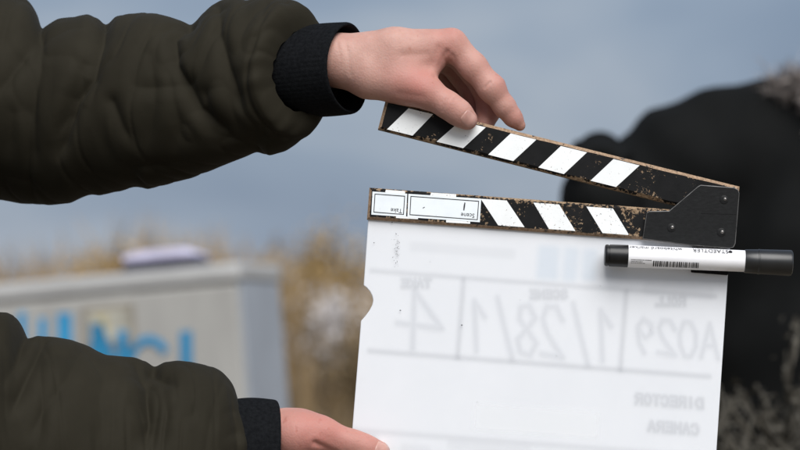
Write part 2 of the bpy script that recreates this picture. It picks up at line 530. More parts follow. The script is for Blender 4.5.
# ---- lower hand: grips the left edge of the slate, thumb on the camera side
L_THUMB = [(296, -24, 436, 22), (322, -24, 433.5, 16.5), (354, -23, 444, 13.2), (366, -21.5, 448.5, 12.6), (378.5, -19, 452.5, 11.6)]
L_INDEX = [(332, 16, 462, 15), (372, 22, 470, 13), (402, 18, 474, 11), (424, 14, 478, 9.5)]
L_MID = [(328, 20, 488, 15), (372, 24, 496, 13), (404, 19, 500, 11), (428, 14, 503, 9.5)]
L_RING = [(320, 18, 512, 14), (362, 24, 520, 12.5), (392, 18, 524, 10.5), (414, 14, 527, 9)]
L_PINK = [(308, 14, 534, 13), (342, 20, 543, 11), (364, 18, 547, 9.5), (382, 14, 549, 8.5)]
def lower_palm(P):
    F = chain(P, [(160, -2, 470, 30), (230, -4, 454, 25), (262, -6, 440, 27), (300, -8, 438, 27), (332, 14, 460, 16)], 8)
    F = smin(F, chain(P, [(160, 2, 500, 28), (230, -2, 484, 26), (262, -2, 474, 28), (300, 2, 482, 24), (328, 18, 488, 15)], 8), 14)
    F = smin(F, chain(P, [(262, -2, 484, 24), (300, 4, 504, 20), (320, 16, 512, 14)], 8), 12)
    F = smin(F, chain(P, [(262, -2, 486, 22), (294, 4, 522, 17), (308, 12, 534, 13)], 8), 12)
    F = smin(F, chain(P, [(286, -13, 435, 25), (304, -23, 434, 20)], 8), 12)
    return F
def lower_field(P):
    pal = lower_palm(P)
    F = smin(pal, chain(P, L_THUMB, 7), 9)
    for f in (L_INDEX, L_MID, L_RING, L_PINK):
        F = np.minimum(F, smin(pal, chain(P, f, 6), 7))
    return F

def finish_hand(field, lo, hi, creases, reds, dirts):
    V, Q = polygonise(field, lo, hi, 1.0)
    Q = Q[:, ::-1].copy()      # the map to the world mirrors one axis
    Wv = hand_world(V)
    N = vnormals(V, Q)         # normals in hand space
    # orientation check
    d = np.zeros(len(V))
    for pts, wdt, dep in creases:
        q = poly_dist(V, [np.array(p, float) for p in pts])
        d -= dep * np.exp(-(q / wdt) ** 2)
        d += 0.35 * dep * np.exp(-((q - 2.2 * wdt) / (1.4 * wdt)) ** 2)
    lump = 0.13 * np.sin(V[:, 0] * 0.11 + 1.3 * np.sin(V[:, 2] * 0.09)) * np.sin(V[:, 2] * 0.13 + V[:, 1] * 0.07)
    d += lump
    g = field((V + N * 0.5).astype(np.float32)) - field((V - N * 0.5).astype(np.float32))
    sgn = np.where(g >= 0, 1.0, -1.0)[:, None]
    V2 = V + N * sgn * d[:, None]
    r = np.zeros(len(V)); dd = np.zeros(len(V))
    for c, rad, w in reds: r += w * np.exp(-((np.linalg.norm(V - np.array(c, float), axis=1)) / rad) ** 2)
    for c, rad, w in dirts: dd += w * np.exp(-((np.linalg.norm(V - np.array(c, float), axis=1)) / rad) ** 2)
    return hand_world(V2), Q, np.clip(r, 0, 1), np.clip(dd, 0, 1)

uc = [([(447, -16, 53), (444, -17, 62), (440, -18, 70), (435, -24, 78)], 2.2, 0.9),
      ([(452, -16, 57), (455, -14, 68)], 1.8, 0.6), ([(438, -18, 50), (432, -22, 68)], 3.0, 0.5),
      ([(500, -14, 72), (508, -2, 80), (505, 6, 84)], 1.0, 0.9), ([(503, -14, 77), (509, 0, 84)], 0.9, 0.8), ([(497, -14, 70), (504, -2, 76)], 0.9, 0.6),
      ([(490, -20, 84), (482, -20, 92), (476, -16, 97)], 1.2, 0.6), ([(511, -8, 100), (515, 0, 104)], 0.9, 0.5),
      ([(452, -34, 98), (445, -34, 108), (440, -32, 117)], 1.3, 0.28), ([(456, -33, 100), (449, -34, 109)], 1.1, 0.22), ([(447, -34, 97), (441, -34, 105)], 1.1, 0.2),
      ([(345, -20, 42), (349, -21, 60), (352, -20, 76)], 2.2, 0.55), ([(338, -19, 44), (341, -20, 60)], 1.8, 0.35),
      ([(402, -26, 58), (426, -20, 56)], 3.5, 0.5), ([(400, -28, 96), (422, -33, 100)], 4, 0.5)]
ur = [((452, -14, 36), 16, 0.55), ((424, -30, 88), 24, 0.75), ((400, -24, 84), 24, 0.45), ((446, -18, 62), 14, 0.5), ((476, -16, 70), 18, 0.35), ((500, -10, 86), 14, 0.6), ((470, -28, 124), 12, 0.5),
      ((516, -4, 120), 18, 0.55), ((452, -32, 108), 12, 0.4), ((488, 20, 105), 24, 0.7), ((474, 40, 100), 26, 0.7), ((436, -20, 40), 22, 0.25)]
ud = [((521, -2, 128), 7, 0.8), ((507, 6, 80), 7, 0.35)]
uV, uQ, uR, uD = finish_hand(upper_field, (244, -48, 12), (532, 100, 142), uc, ur, ud)
lc = [([(316, -42, 442), (324, -40, 447), (333, -36, 452), (345, -28, 458)], 2.6, 1.6),
      ([(352, -30, 433), (350, -36, 440), (349, -35, 450)], 0.9, 0.55), ([(356, -30, 434), (355, -36, 442), (354, -34, 452)], 0.9, 0.55), ([(360, -30, 436), (359, -35, 444)], 0.8, 0.4),
      ([(284, -36, 418), (290, -38, 440)], 3, 0.5), ([(276, -36, 428), (300, -40, 430)], 3.0, 0.35)]
lr = [((322, -34, 428), 26, 0.6), ((352, -30, 440), 22, 0.55), ((378, -28, 446), 18, 0.6), ((290, -34, 425), 34, 0.5), ((305, -30, 455), 34, 0.5)]
ld = [((392, -20, 453), 6, 0.5)]
lV, lQ, lR, lD = finish_hand(lower_field, (156, -52, 396), (440, 46, 566), lc, lr, ld)

person_base = np.array([-0.62, 0.10, 0.0])
person = thing('person', 'person in a dark olive padded jacket holding and clapping the clapperboard', 'person', person_base)

def vnoise(x, y, r):
    n = 128; tab = r.uniform(0, 1, (n, n))
    xi = np.floor(x).astype(int); yi = np.floor(y).astype(int); fx = x - xi; fy = y - yi
    fx = fx * fx * (3 - 2 * fx); fy = fy * fy * (3 - 2 * fy)
    g = lambda a, b: tab[a % n, b % n]
    return (g(xi, yi) * (1 - fx) + g(xi + 1, yi) * fx) * (1 - fy) + (g(xi, yi + 1) * (1 - fx) + g(xi + 1, yi + 1) * fx) * fy

# ---- sleeves: outlines read off the photograph give the height of each ring
def sleeve(top, bot, x0, xe, near_cut, depth, ratio, folds, noise_amp, seed, nu=520, nv=260):
    """rings along the arm; returns world verts, faces"""
    r2 = np.random.default_rng(seed)
    u = np.linspace(0, 1, nu); th = np.linspace(0, 2 * np.pi, nv, endpoint=False)
    U, T = np.meshgrid(u, th, indexing='ij')
    near = np.clip(np.sin(T), 0, 1)
    XE = xe - near_cut * near ** 1.2
    CX = x0 + (XE - x0) * U
    tx, ty = zip(*top); bx_, by_ = zip(*bot)
    zt = np.interp(CX, tx, ty); zb = np.interp(CX, bx_, by_)
    # smooth outline for the flanks, true outline at the top and bottom
    k = np.ones(41) / 41
    xs = np.arange(-700, 420.0)
    st = np.convolve(np.pad(np.interp(xs, tx, ty), 20, 'edge'), k, 'valid'); sb = np.convolve(np.pad(np.interp(xs, bx_, by_), 20, 'edge'), k, 'valid')
    kk = np.ones(5) / 5
    rt = np.convolve(np.pad(np.interp(xs, tx, ty), 2, 'edge'), kk, 'valid'); rb = np.convolve(np.pad(np.interp(xs, bx_, by_), 2, 'edge'), kk, 'valid')
    _, al0 = depth(CX)
    XX = CX - 0.5 * (np.interp(CX, xs, sb) - np.interp(CX, xs, st)) * ratio * np.sin(T) * np.sin(al0)
    XX = np.minimum(XX, xe + 4)
    zt_s = np.interp(XX, xs, st); zb_s = np.interp(XX, xs, sb); zt = np.interp(XX, xs, rt); zb = np.interp(XX, xs, rb)
    wt_ = np.clip(np.cos(T), 0, 1) ** 2.2; wb_ = np.clip(-np.cos(T), 0, 1) ** 2.2
    ztt = zt_s + (zt - zt_s) * wt_; zbb = zb_s + (zb - zb_s) * wb_
    mid = (ztt + zbb) / 2; hh = (zbb - ztt) / 2
    # hem: rounds over and tucks in onto the cuff
    dist_end = (1 - U) * (XE - x0)
    tuck = np.clip(1 - dist_end / 9.0, 0, 1)
    f = 1 - 0.30 * (1 - np.sqrt(np.clip(1 - tuck ** 2, 0, 1)))
    cy, al = depth(CX)
    # folds
    PX = CX - hh * ratio * np.sin(T) * np.sin(al); PZ = mid - hh * np.cos(T)
    P2 = np.stack([PX, PZ], -1)
    disp = np.zeros_like(CX)
    for pts, wd, dp in folds:
        q = poly_dist(P2, [np.array(p, float) for p in pts])
        de = np.linalg.norm(P2 - np.array(pts[-1], float), axis=-1)
        tp = 0.15 + 0.85 * sstep(0, 26, de)
        disp -= tp * dp * (0.95 * np.exp(-(np.sqrt(q * q + 3.0) - 1.7) / (0.75 * wd)) + 0.45 * np.exp(-(q / (1.7 * wd)) ** 2))
    disp *= np.clip(np.sin(T) * 4.5, 0, 1)
    # sharp little creases that run round the arm
    for amp, sx, sy, sl in ((3.0, 34.0, 1.0, 9.0), (1.7, 19.0, 0.7, -7.0)):
        n_ = vnoise((CX + sl * T + 7 * np.sin(T * 2 + CX * 0.02)) / sx, T / sy, r2)
        disp -= amp * np.clip(1 - np.abs(2 * n_ - 1) * 2.6, 0, 1) ** 1.5
    # soft puckers, everywhere
    for i in range(16):
        fx = r2.uniform(0.03, 0.12); m = r2.integers(0, 3); ph = r2.uniform(0, 6.28); ph2 = r2.uniform(0, 6.28)
        disp += noise_amp * r2.uniform(0.3, 1.0) * np.sin(CX * fx + m * T * 0.8 + ph + 1.2 * np.sin(T + ph2)) * np.sin(T * (1 + m) + CX * fx * 0.25 + ph2) * (0.35 + 0.65 * np.abs(np.sin(T)))
    # fine gathers by the hem
    ga = np.exp(-(dist_end / 20.0) ** 2)
    disp -= 2.4 * np.exp(-((dist_end - 15 - 2 * np.sin(T * 4)) / 2.4) ** 2) * np.abs(np.sin(T)) ** 0.5
    disp += ga * 2.6 * np.sin(T * 19 + 2.0 * np.sin(T * 3) + CX * 0.05) * (0.5 + 0.5 * np.sin(T * 5 + 1)) * (np.abs(np.sin(T)) ** 0.5)
    R_z = hh * f; R_w = hh * ratio * f
    rz = R_z + disp * np.abs(np.cos(T)) * (0.3 + 0.7 * np.abs(np.sin(T))); rw = R_w + disp
    lat = rw * np.sin(T)
    X = CX - lat * np.sin(al); Y = cy - lat * np.cos(al)
    Z = mid - rz * np.cos(T)
    fac = 1 + cy * S / D        # ring sits that much farther off
    V = np.stack([(X - 400) * S * fac, Y * S, ZC - (Z - HZ) * S * fac], -1).reshape(-1, 3)
    i, j = np.meshgrid(np.arange(nu - 1), np.arange(nv), indexing='ij'); j2 = (j + 1) % nv
    Q = np.stack([i * nv + j, (i + 1) * nv + j, (i + 1) * nv + j2, i * nv + j2], -1).reshape(-1, 4)
    return V, Q

AL_U = math.radians(27)
def depth_u(cx):
    return 12 + (340 - cx) * math.tan(AL_U) * 0.92, AL_U + 0 * cx
AL_L = math.radians(-9)
def depth_l(cx):
    return -4 + (270 - cx) * math.tan(AL_L), AL_L + 0 * cx

u_top = [(-700, 60), (-420, -18), (-330, -30), (-200, -8), (-60, -12), (-20, -14), (10, -10), (28, 0), (34, 8), (38, 16), (41, 29), (47, 25), (59, 19), (74, 17), (88, 14), (98, 18), (105, 25), (108, 24), (116, 17), (128, 14), (143, 12.5), (158, 13.5), (170, 17), (182, 21), (191, 25.5), (197, 20), (204, 12), (212, 5), (221, 0), (235, -2), (247, 1), (262, -4), (280, -4), (297, 1), (308, 8), (318, 20), (330, 26)]
u_bot = [(-700, 330), (-420, 240), (-330, 222), (-200, 205), (-60, 196), (0, 200), (19, 203.5), (47, 205.5), (70, 203), (80, 198), (88, 195), (100, 196), (120, 192), (134, 187), (140, 187.5), (147, 189.5), (165, 185), (190, 178.4), (233, 161.7), (257, 152), (263, 154.5), (269, 156.5), (285, 151.5), (309, 136), (323, 120), (332, 112)]
u_folds = [([(41, 29), (33, 55), (16, 85), (0, 112)], 6, 5), ([(43, 40), (45, 75), (39, 120), (41, 180)], 7, 4.5),
           ([(106, 24), (102, 50), (94, 86), (79, 106), (70, 140), (62, 172)], 6, 9), ([(88, 70), (76, 104), (58, 150)], 5, 3.5),
           ([(117, 108), (128, 135), (141, 158)], 6, 4), ([(152, 60), (158, 110), (150, 160)], 8, 2.5),
           ([(191, 25), (175, 40), (178, 71), (199, 114), (238, 148)], 6.5, 9), ([(170, 80), (182, 130), (176, 165)], 7, 3),
           ([(219, 6), (219, 35), (227, 73), (246, 124)], 6, 7), ([(205, 100), (214, 130)], 6, 3),
           ([(283, 22), (268, 34), (254, 50)], 3.2, 3.4), ([(274, 55), (258, 58), (244, 68)], 3.2, 2.8), ([(276, 82), (264, 98), (260, 112)], 3.2, 3.0),
           ([(286, 104), (274, 122)], 3, 3.0), ([(298, 117), (288, 138)], 3, 2.4), ([(285, 2), (296, 18)], 3, 3), ([(266, 6), (262, 24), (250, 36)], 4, 2.5), ([(266, 128), (262, 150)], 3.5, 2.5),
           ([(15, 20), (8, 50), (2, 70)], 6, 3), ([(20, 120), (14, 170)], 8, 3)]
l_top = [(-700, 150), (-520, 230), (-400, 275), (-260, 300), (-120, 306), (-40, 309), (0, 312), (8, 312.5), (14, 315), (20, 323), (24, 334), (26, 338.5), (30, 338), (38, 335.5), (55, 337), (72, 340), (87, 345), (97, 351), (106, 355), (120, 356), (134, 357), (146, 361), (154, 367), (158, 365.5), (164, 362), (177, 360.5), (190, 362), (203, 364.5), (214, 367), (222, 371), (229, 378), (234, 386), (238, 396), (242, 406)]
l_bot = [(-700, 480), (-520, 560), (-400, 610), (-260, 618), (0, 606), (100, 590), (200, 570), (238, 545), (246, 532)]
l_folds = [([(26, 339), (24, 360), (14, 392)], 5, 4), ([(47, 340), (42, 360), (33, 388), (22, 420)], 7, 8), ([(84, 352), (76, 378), (54, 412), (40, 446)], 8, 4),
           ([(137, 358), (151, 382), (157, 420), (154, 455)], 8, 12), ([(155, 367), (168, 374), (181, 384), (186, 387)], 5.5, 12), ([(168, 384), (174, 416), (170, 455)], 5, 3.5),
           ([(112, 360), (108, 400), (116, 450)], 8, 2.5), ([(215, 374), (214, 400), (222, 440)], 8, 2.2), ([(236, 410), (222, 416)], 3, 2.4), ([(238, 432), (224, 440)], 3, 2.4), ([(196, 395), (204, 430)], 7, 2)]
usV, usQ = sleeve(u_top, u_bot, -420, 322, 24, depth_u, 0.95, u_folds, 0.85, 5)
lsV, lsQ = sleeve(l_top, l_bot, -420, 242, -2, depth_l, 0.92, l_folds, 0.85, 9)

def cuff(x0, x1, mid0, mid1, h0, h1, depth, ratio, nrib, wobble):
    """ribbed knit tube with a rounded mouth and an inner face"""
    nv = nrib * 6
    th = np.linspace(0, 2 * np.pi, nv, endpoint=False)
    prof = []
    for s_ in np.linspace(0, 1, 26): prof.append((x0 + (x1 - x0) * s_, 1.0 + 0.03 * math.sin(s_ * 3.1), s_, 1))
    for a in np.linspace(0.2, math.pi, 9): prof.append((x1 + 3.0 * math.sin(a), 1.0 - 0.045 * (1 - math.cos(a)), 1, 0.6))
    for s_ in np.linspace(1, 0.2, 10)[1:]: prof.append((x0 + (x1 - x0) * s_, 0.91, s_, 0.6))
    Vs = []
    for cx, f, s_, rb in prof:
        mid = mid0 + (mid1 - mid0) * s_; h = (h0 + (h1 - h0) * s_)
        cy, al = depth(cx); al = float(al)
        rib = 0.17 * rb * np.abs(np.sin(th * nrib / 2)) - 0.3
        wob = wobble * np.sin(th * 2 + 0.6 + s_) + 0.5 * wobble * np.sin(th * 3 + 4 * s_)
        xr = 1.5 * np.sin(th * 2 + 1) * s_
        r = h * f + rib + wob
        lat = r * ratio * np.sin(th)
        X = cx + xr - lat * math.sin(al); Y = cy - lat * math.cos(al); Z = mid - r * np.cos(th)
        Vs.append(np.stack([(X - 400) * S, Y * S, ZC - (Z - HZ) * S], -1))
    V = np.concatenate(Vs); nu = len(prof)
    i, j = np.meshgrid(np.arange(nu - 1), np.arange(nv), indexing='ij'); j2 = (j + 1) % nv
    Q = np.stack([i * nv + j, (i + 1) * nv + j, (i + 1) * nv + j2, i * nv + j2], -1).reshape(-1, 4)
    return V, Q
ucV, ucQ = cuff(292, 346, 70, 67, 44, 45.5, depth_u, 1.03, 62, 0.8)
lcV, lcQ = cuff(226, 273, 462, 462, 61, 62, depth_l, 0.84, 70, 0.9)

# ---- the rest of the person, left of the frame: torso, head, legs
def Lw(px, y, py): return np.array(W(px, py, y))
sh_u = np.array([-0.62, 0.215, 1.31]); sh_l = np.array([-0.66, -0.02, 1.31]); el_l = np.array([-0.60, -0.03, 1.07])
def jacket_field(P):
    F = chain(P, [(-0.68, 0.10, 0.80, 0.165), (-0.69, 0.10, 1.05, 0.16), (-0.69, 0.10, 1.26, 0.135), (-0.69, 0.10, 1.38, 0.07)], 0.05)
    F = smin(F, chain(P, [(-0.69, -0.02, 1.28, 0.10), (-0.69, 0.20, 1.28, 0.10)], 0.05), 0.06)
    F = smin(F, chain(P, [(-0.66, 0.215, 1.29, 0.10), (-0.52, 0.225, 1.29, 0.088)], 0.03), 0.05)
    F = smin(F, chain(P, [(-0.69, -0.03, 1.29, 0.095), (-0.68, -0.045, 1.14, 0.10), (-0.62, -0.03, 1.08, 0.10), (-0.53, -0.02, 1.06, 0.092)], 0.03), 0.05)
    return F + 0.006 * np.sin(P[:, 2] * 60 + 3 * np.sin(P[:, 1] * 14)) * np.sin(P[:, 0] * 22)
def trousers_field(P):
    F = chain(P, [(-0.68, 0.10, 0.92, 0.13), (-0.68, 0.10, 0.80, 0.14)], 0.04)
    for sy in (-0.02, 0.21):
        F = smin(F, chain(P, [(-0.68, sy * 0.8 + 0.02, 0.80, 0.095), (-0.67, sy, 0.45, 0.075), (-0.69, sy, 0.09, 0.062)], 0.03), 0.03)
    return F
def head_field(P):
    F = ell(P, (-0.67, 0.10, 1.545), (0.098, 0.075, 0.115))
    F = smin(F, chain(P, [(-0.69, 0.10, 1.34, 0.058), (-0.68, 0.10, 1.48, 0.055)], 0.02), 0.03)
    F = smin(F, ell(P, (-0.625, 0.10, 1.475), (0.05, 0.045, 0.045)), 0.03)
    F = smin(F, chain(P, [(-0.577, 0.10, 1.565, 0.010), (-0.56, 0.10, 1.522, 0.015)], 0.01), 0.015)
    F = smin(F, chain(P, [(-0.585, 0.085, 1.487, 0.008), (-0.585, 0.115, 1.487, 0.008)], 0.01), 0.008)
    for sy in (0.022, 0.178): F = smin(F, ell(P, (-0.68, sy, 1.54), (0.022, 0.010, 0.034)), 0.008)
    for sy in (0.068, 0.132): F = -smin(-F, ell(P, (-0.576, sy, 1.56), (0.018, 0.018, 0.012)), 0.012)
    F = smin(F, chain(P, [(-0.69, 0.10, 1.20, 0.07), (-0.69, 0.10, 1.36, 0.058)], 0.02), 0.03)
    for a, b in (((-0.69, 0.18, 1.28), (-0.46, 0.226, 1.335)), ((-0.69, -0.02, 1.26), (-0.60, -0.03, 1.07)), ((-0.60, -0.03, 1.07), (-0.17, -0.003, 1.045))):
        F = smin(F, rcone(P, a, b, 0.045, 0.030 if b[0] > -0.3 else 0.04), 0.03)
    F = smin(F, rcone(P, (-0.46, 0.226, 1.335), (-0.11, 0.045, 1.355), 0.034, 0.024), 0.03)
    return F
def hair_field(P):
    F = ell(P, (-0.685, 0.10, 1.565), (0.108, 0.088, 0.118))
    cut = 0.47 * (P[:, 0] + 0.60) + 0.88 * (1.575 - P[:, 2])
    return np.maximum(F, cut) + 0.003 * np.sin(P[:, 1] * 170 + 2 * np.sin(P[:, 0] * 60))
def shoe_field(P, sy):
    F = smin(chain(P, [(-0.72, sy, 0.045, 0.045), (-0.54, sy, 0.035, 0.036)], 0.02), chain(P, [(-0.69, sy, 0.05, 0.05), (-0.69, sy, 0.12, 0.05)], 0.02), 0.03)
    return np.maximum(F, -P[:, 2])
bV, bQ = polygonise(head_field, (-0.90, -0.12, 1.0), (-0.06, 0.34, 1.70), 0.0085)
allV = np.concatenate([uV, lV, bV]); allQ = np.concatenate([uQ, lQ + len(uV), bQ + len(uV) + len(lV)])
body = mesh_obj('body', allV, allQ, M['skin_u'], person, True)
attr(body, 'red', np.concatenate([uR, lR, np.full(len(bV), 0.25)])); attr(body, 'dirt', np.concatenate([uD, lD, np.zeros(len(bV))]))
jV, jQ = polygonise(jacket_field, (-0.92, -0.22, 0.58), (-0.40, 0.42, 1.50), 0.012)
jacket = mesh_obj('jacket', jV, jQ, M['fabric'], person, True)
for nm, sv, sq, cv, cq in (('sleeve', usV, usQ, ucV, ucQ), ('sleeve', lsV, lsQ, lcV, lcQ)):
    so = mesh_obj(nm, sv, sq, M['fabric'], jacket, True)
    mesh_obj('ribbed_cuff', cv, cq, M['knit'], jacket, True)
tV, tQ = polygonise(trousers_field, (-0.90, -0.16, 0.0), (-0.45, 0.36, 1.08), 0.014)
mesh_obj('trousers', tV, tQ, simple('dark_denim', (0.025, 0.028, 0.035), 0.85, 0.25, 40, 0.2), person, True)
hV, hQ = polygonise(hair_field, (-0.82, -0.02, 1.40), (-0.54, 0.22, 1.72), 0.007)
mesh_obj('hair', hV, hQ, simple('brown_hair', (0.05, 0.032, 0.02), 0.6, 0.4, 90, 0.3, 0.5), person, True)
m_shoe = simple('black_shoe_leather', (0.02, 0.019, 0.018), 0.5, 0.3, 60)
for sy in (-0.02, 0.21):
    sV, sQ = polygonise(lambda P: shoe_field(P, sy), (-0.80, sy - 0.08, -0.01), (-0.46, sy + 0.08, 0.20), 0.008)
    mesh_obj('shoe', sV, sQ, m_shoe, person, True)

def eye(c, fwd, parent):
    bm = bmesh.new(); bmesh.ops.create_icosphere(bm, subdivisions=3, radius=0.0125)
    f_ = Vector(fwd)
    for p in bm.faces: p.material_index = 1 if p.calc_center_median().normalized().dot(f_) > 0.88 else 0
    for v in bm.verts: v.co += Vector(c)
    return bm_obj('eye', bm, EYE, parent, True)
EYE = [simple('eye_white', (0.6, 0.58, 0.56), 0.3, 0.05, 40), simple('dark_iris', (0.03, 0.02, 0.012), 0.2, 0.2, 90)]
for sy in (0.068, 0.132): eye((-0.599, sy, 1.559), (1, 0, -0.15), body)

# ---- thumbnails, laid on the skin
def nail(cx, cz, ang, ln, wd, field, y_start, name='thumbnail', curve=0.0):
    n, m = 18, 16
    us = np.linspace(-1, 1, n); vs = np.linspace(-1, 1, m)
    Ug, Vg = np.meshgrid(us, vs, indexing='ij')
    # rounded plate
    half = np.sqrt(np.clip(1 - np.clip((np.abs(Ug) - 0.45) / 0.62, 0, 1) ** 2.4, 0, 1))
    lx = Ug * ln / 2; lz = Vg * wd / 2 * half
    ca, sa = math.cos(ang), math.sin(ang)
    X = cx + lx * ca - lz * sa; Z = cz + lx * sa + lz * ca
    Y = np.full(X.shape, float(y_start))
    P = np.stack([X.ravel(), Y.ravel(), Z.ravel()], 1)
    for _ in range(60):
        d = field(P.astype(np.float32)); P[:, 1] += np.clip(d, -2, 2) * 0.8
    rim = np.maximum(np.abs(Ug), np.abs(Vg)).ravel()
    P[:, 1] -= np.where(rim > 0.99, -0.5, 0.22 * np.clip((1.0 - rim) * 6, 0, 1) + 0.05)
    i, j = np.meshgrid(np.arange(n - 1), np.arange(m - 1), indexing='ij')
    Q = np.stack([i * m + j, (i + 1) * m + j, (i + 1) * m + j + 1, i * m + j + 1], -1).reshape(-1, 4)
    return mesh_obj(name, hand_world(P), Q, M['nail'], body, True)
nail(468.5, 121.5, math.radians(40), 15.5, 15, upper_field, -60)
nail(383, 447.5, math.radians(20), 15, 14, lower_field, -60)

# ================================================================== clapperboard
clap = thing('clapperboard', 'white acrylic clapperboard with worn black and white striped sticks, held open', 'clapperboard', W(540, 520, 0))
SL0, SL1 = -2.5, 2.5     # slate thickness in px
notch = [(363.7, 285.5), (366.5, 287.5), (370, 291.5), (372.3, 296), (373.2, 300.5), (372.3, 305), (369.5, 310.5), (365.5, 316), (361, 321)]
slate_pts = [(368.5, 216)] + notch + [(346, 508), (348, 511), (708, 541), (710.5, 538), (728.5, 262), (730, 244)]
slate = bm_obj('slate', slab(slate_pts, SL0, SL1, 0.5, 1), M['slate'], clap)

def quad_stick(name, tl, tr, br, bl, y0, y1, ch, face, top_raw):
    """stick with a painted face, chamfered raw edges and UVs (x in px, y across)"""
    def lerp(a, b, t): return (a[0] + (b[0] - a[0]) * t, a[1] + (b[1] - a[1]) * t)
    c = [np.array(p, float) for p in (tl, tr, br, bl)]
    L = np.linalg.norm(c[1] - c[0]); Hh = np.linalg.norm(c[3] - c[0])
    def ins(u, v):
        a = c[0] + (c[1] - c[0]) * u; b = c[3] + (c[2] - c[3]) * u
        return a + (b - a) * v
    n = 60
    V, F, MI, UV = [], [], [], []
    rr = np.random.default_rng(3)
    jt = rr.normal(0, 0.28, n + 1); jb = rr.normal(0, 0.28, n + 1)
    jt = np.convolve(jt, [0.25, 0.5, 0.25], 'same'); jb = np.convolve(jb, [0.25, 0.5, 0.25], 'same')
    rows = []
    for i in range(n + 1):
        u = i / n; du = ch / L; dv = ch / Hh
        ui = du + (1 - 2 * du) * u
        # cross-section, camera side first
        sec = [(u, 0, y1), (u, 0, y0 + ch), (ui, dv + jt[i] / Hh, y0), (ui, 1 - dv + jb[i] / Hh, y0), (u, 1, y0 + ch), (u, 1, y1)]
        row = []
        for (uu, vv, yy) in sec:
            p = ins(uu, vv); row.append(len(V)); V.append(W(p[0], p[1], yy)); UV.append((uu * L, vv))
        rows.append(row)
    for i in range(n):
        for k in range(5):
            F.append([rows[i][k], rows[i + 1][k], rows[i + 1][k + 1], rows[i][k + 1]]); MI.append({2: 0, 1: 1 if top_raw else 2, 0: 1 if top_raw else 2, 3: 2 if top_raw else 1, 4: 2 if top_raw else 1}[k])
        F.append([rows[i][5], rows[i + 1][5], rows[i + 1][0], rows[i][0]]); MI.append(0)
    r = rows[0]; F.append([r[1], r[2], r[3], r[4]]); MI.append(1); F.append([r[0], r[1], r[4], r[5]]); MI.append(1)
    r = rows[-1]; F.append([r[4], r[3], r[2], r[1]]); MI.append(1); F.append([r[5], r[4], r[1], r[0]]); MI.append(1)
    o = mesh_obj(name, V, F, [face, M['edge'], M['dark_edge']], clap, False, MI)
    uvl = o.data.uv_layers.new(name='UVMap')
    for lp in o.data.loops: uvl.data[lp.index].uv = UV[lp.vertex_index]
    return o, c

SY0, SY1 = -8.0, 8.0
upper, uq = quad_stick('upper_stick', (386, 99.5), (739, 187), (735, 221), (378, 129.5), SY0, SY1, 2.9, M['black'], True)
lower, lq = quad_stick('lower_stick', (369.5, 188), (735, 214.5), (733, 246.5), (367, 219.5), SY0 + 0.4, SY1 - 0.4, 2.6, M['black_worn'], False)

def flat_piece(name, pts, y, mat, parent, vspan, thick=0.22, sub=6):
    """thin paint or paper piece: quad pts tl,tr,br,bl in photo px lying at depth y, UV v across the stick"""
    c = [np.array(p, float) for p in pts]
    V, UV, F = [], [], []
    for i in range(sub + 1):
        for j in range(sub + 1):
            u, v = i / sub, j / sub
            p = (c[0] + (c[1] - c[0]) * u) * (1 - v) + (c[3] + (c[2] - c[3]) * u) * v
            V.append(W(p[0], p[1], y)); UV.append((p[0], vspan[0] + (vspan[1] - vspan[0]) * v))
    m = sub + 1
    for i in range(sub):
        for j in range(sub): F.append([i * m + j, (i + 1) * m + j, (i + 1) * m + j + 1, i * m + j + 1])
    ring = [i * m for i in range(m)] + [sub * m + j for j in range(1, m)] + [i * m + sub for i in range(sub - 1, -1, -1)] + [j for j in range(sub - 1, 0, -1)]
    b0 = len(V)
    for k in ring:
        V.append(np.array(V[k]) + np.array([0, thick * S, 0])); UV.append(UV[k])
    for k in range(len(ring)):
        k2 = (k + 1) % len(ring); F.append([ring[k2], ring[k], b0 + k, b0 + k2])
    o = mesh_obj(name, V, F, mat, parent)
    uvl = o.data.uv_layers.new(name='UVMap')
    for lp in o.data.loops: uvl.data[lp.index].uv = UV[lp.vertex_index]
    return o
us = [((408.5, 109), (433, 115), (412.5, 136.3), (387, 130)), ((460, 121.8), (485.5, 128), (463, 148.8), (436.5, 142.3)),
      ((510.5, 134), (536, 140.3), (513, 161.6), (488, 155.2)), ((560.5, 146.6), (586.5, 153), (563.5, 174.6), (538, 168)), ((613, 159.6), (639, 166), (615.5, 187.5), (590, 181.2))]
for q in us: flat_piece('stripe', q, SY0 - 0.25, M['stripe'], upper, (0.08, 0.92))
ls = [((480.5, 199.2), (506.5, 201), (524.3, 227.6), (498, 225.8)), ((533, 203), (558.8, 205), (575, 231.4), (548.6, 229.4)), ((586, 207), (612.5, 209), (628.5, 235.4), (602, 233.4))]
for q in ls: flat_piece('stripe', q, SY0 + 0.15, M['stripe_worn'], lower, (0.04, 0.96))
for q in (((372.6, 192), (407.2, 194.2), (406, 217.4), (371.4, 215)), ((408.4, 194.3), (481, 199.2), (479.6, 222.6), (407.4, 217.6))):
    st = flat_piece('label_sticker', q, SY0 + 0.1, M['sticker'], lower, (0.1, 0.9), 0.35)
    # thin printed frame line
    c = [np.array(p, float) for p in q]; cen = sum(c) / 4
    def inset(p, d):
        v = cen - p; return p + np.sign(v) * d
    o_ = [inset(p, 2.1) for p in c]; i_ = [inset(p, 2.9) for p in c]
    V = [W(p[0], p[1], SY0 - 0.05) for p in o_ + i_]
    mesh_obj('frame_line', V, [[k, (k + 1) % 4, 4 + (k + 1) % 4, 4 + k] for k in range(4)], M['print_black'], lower)
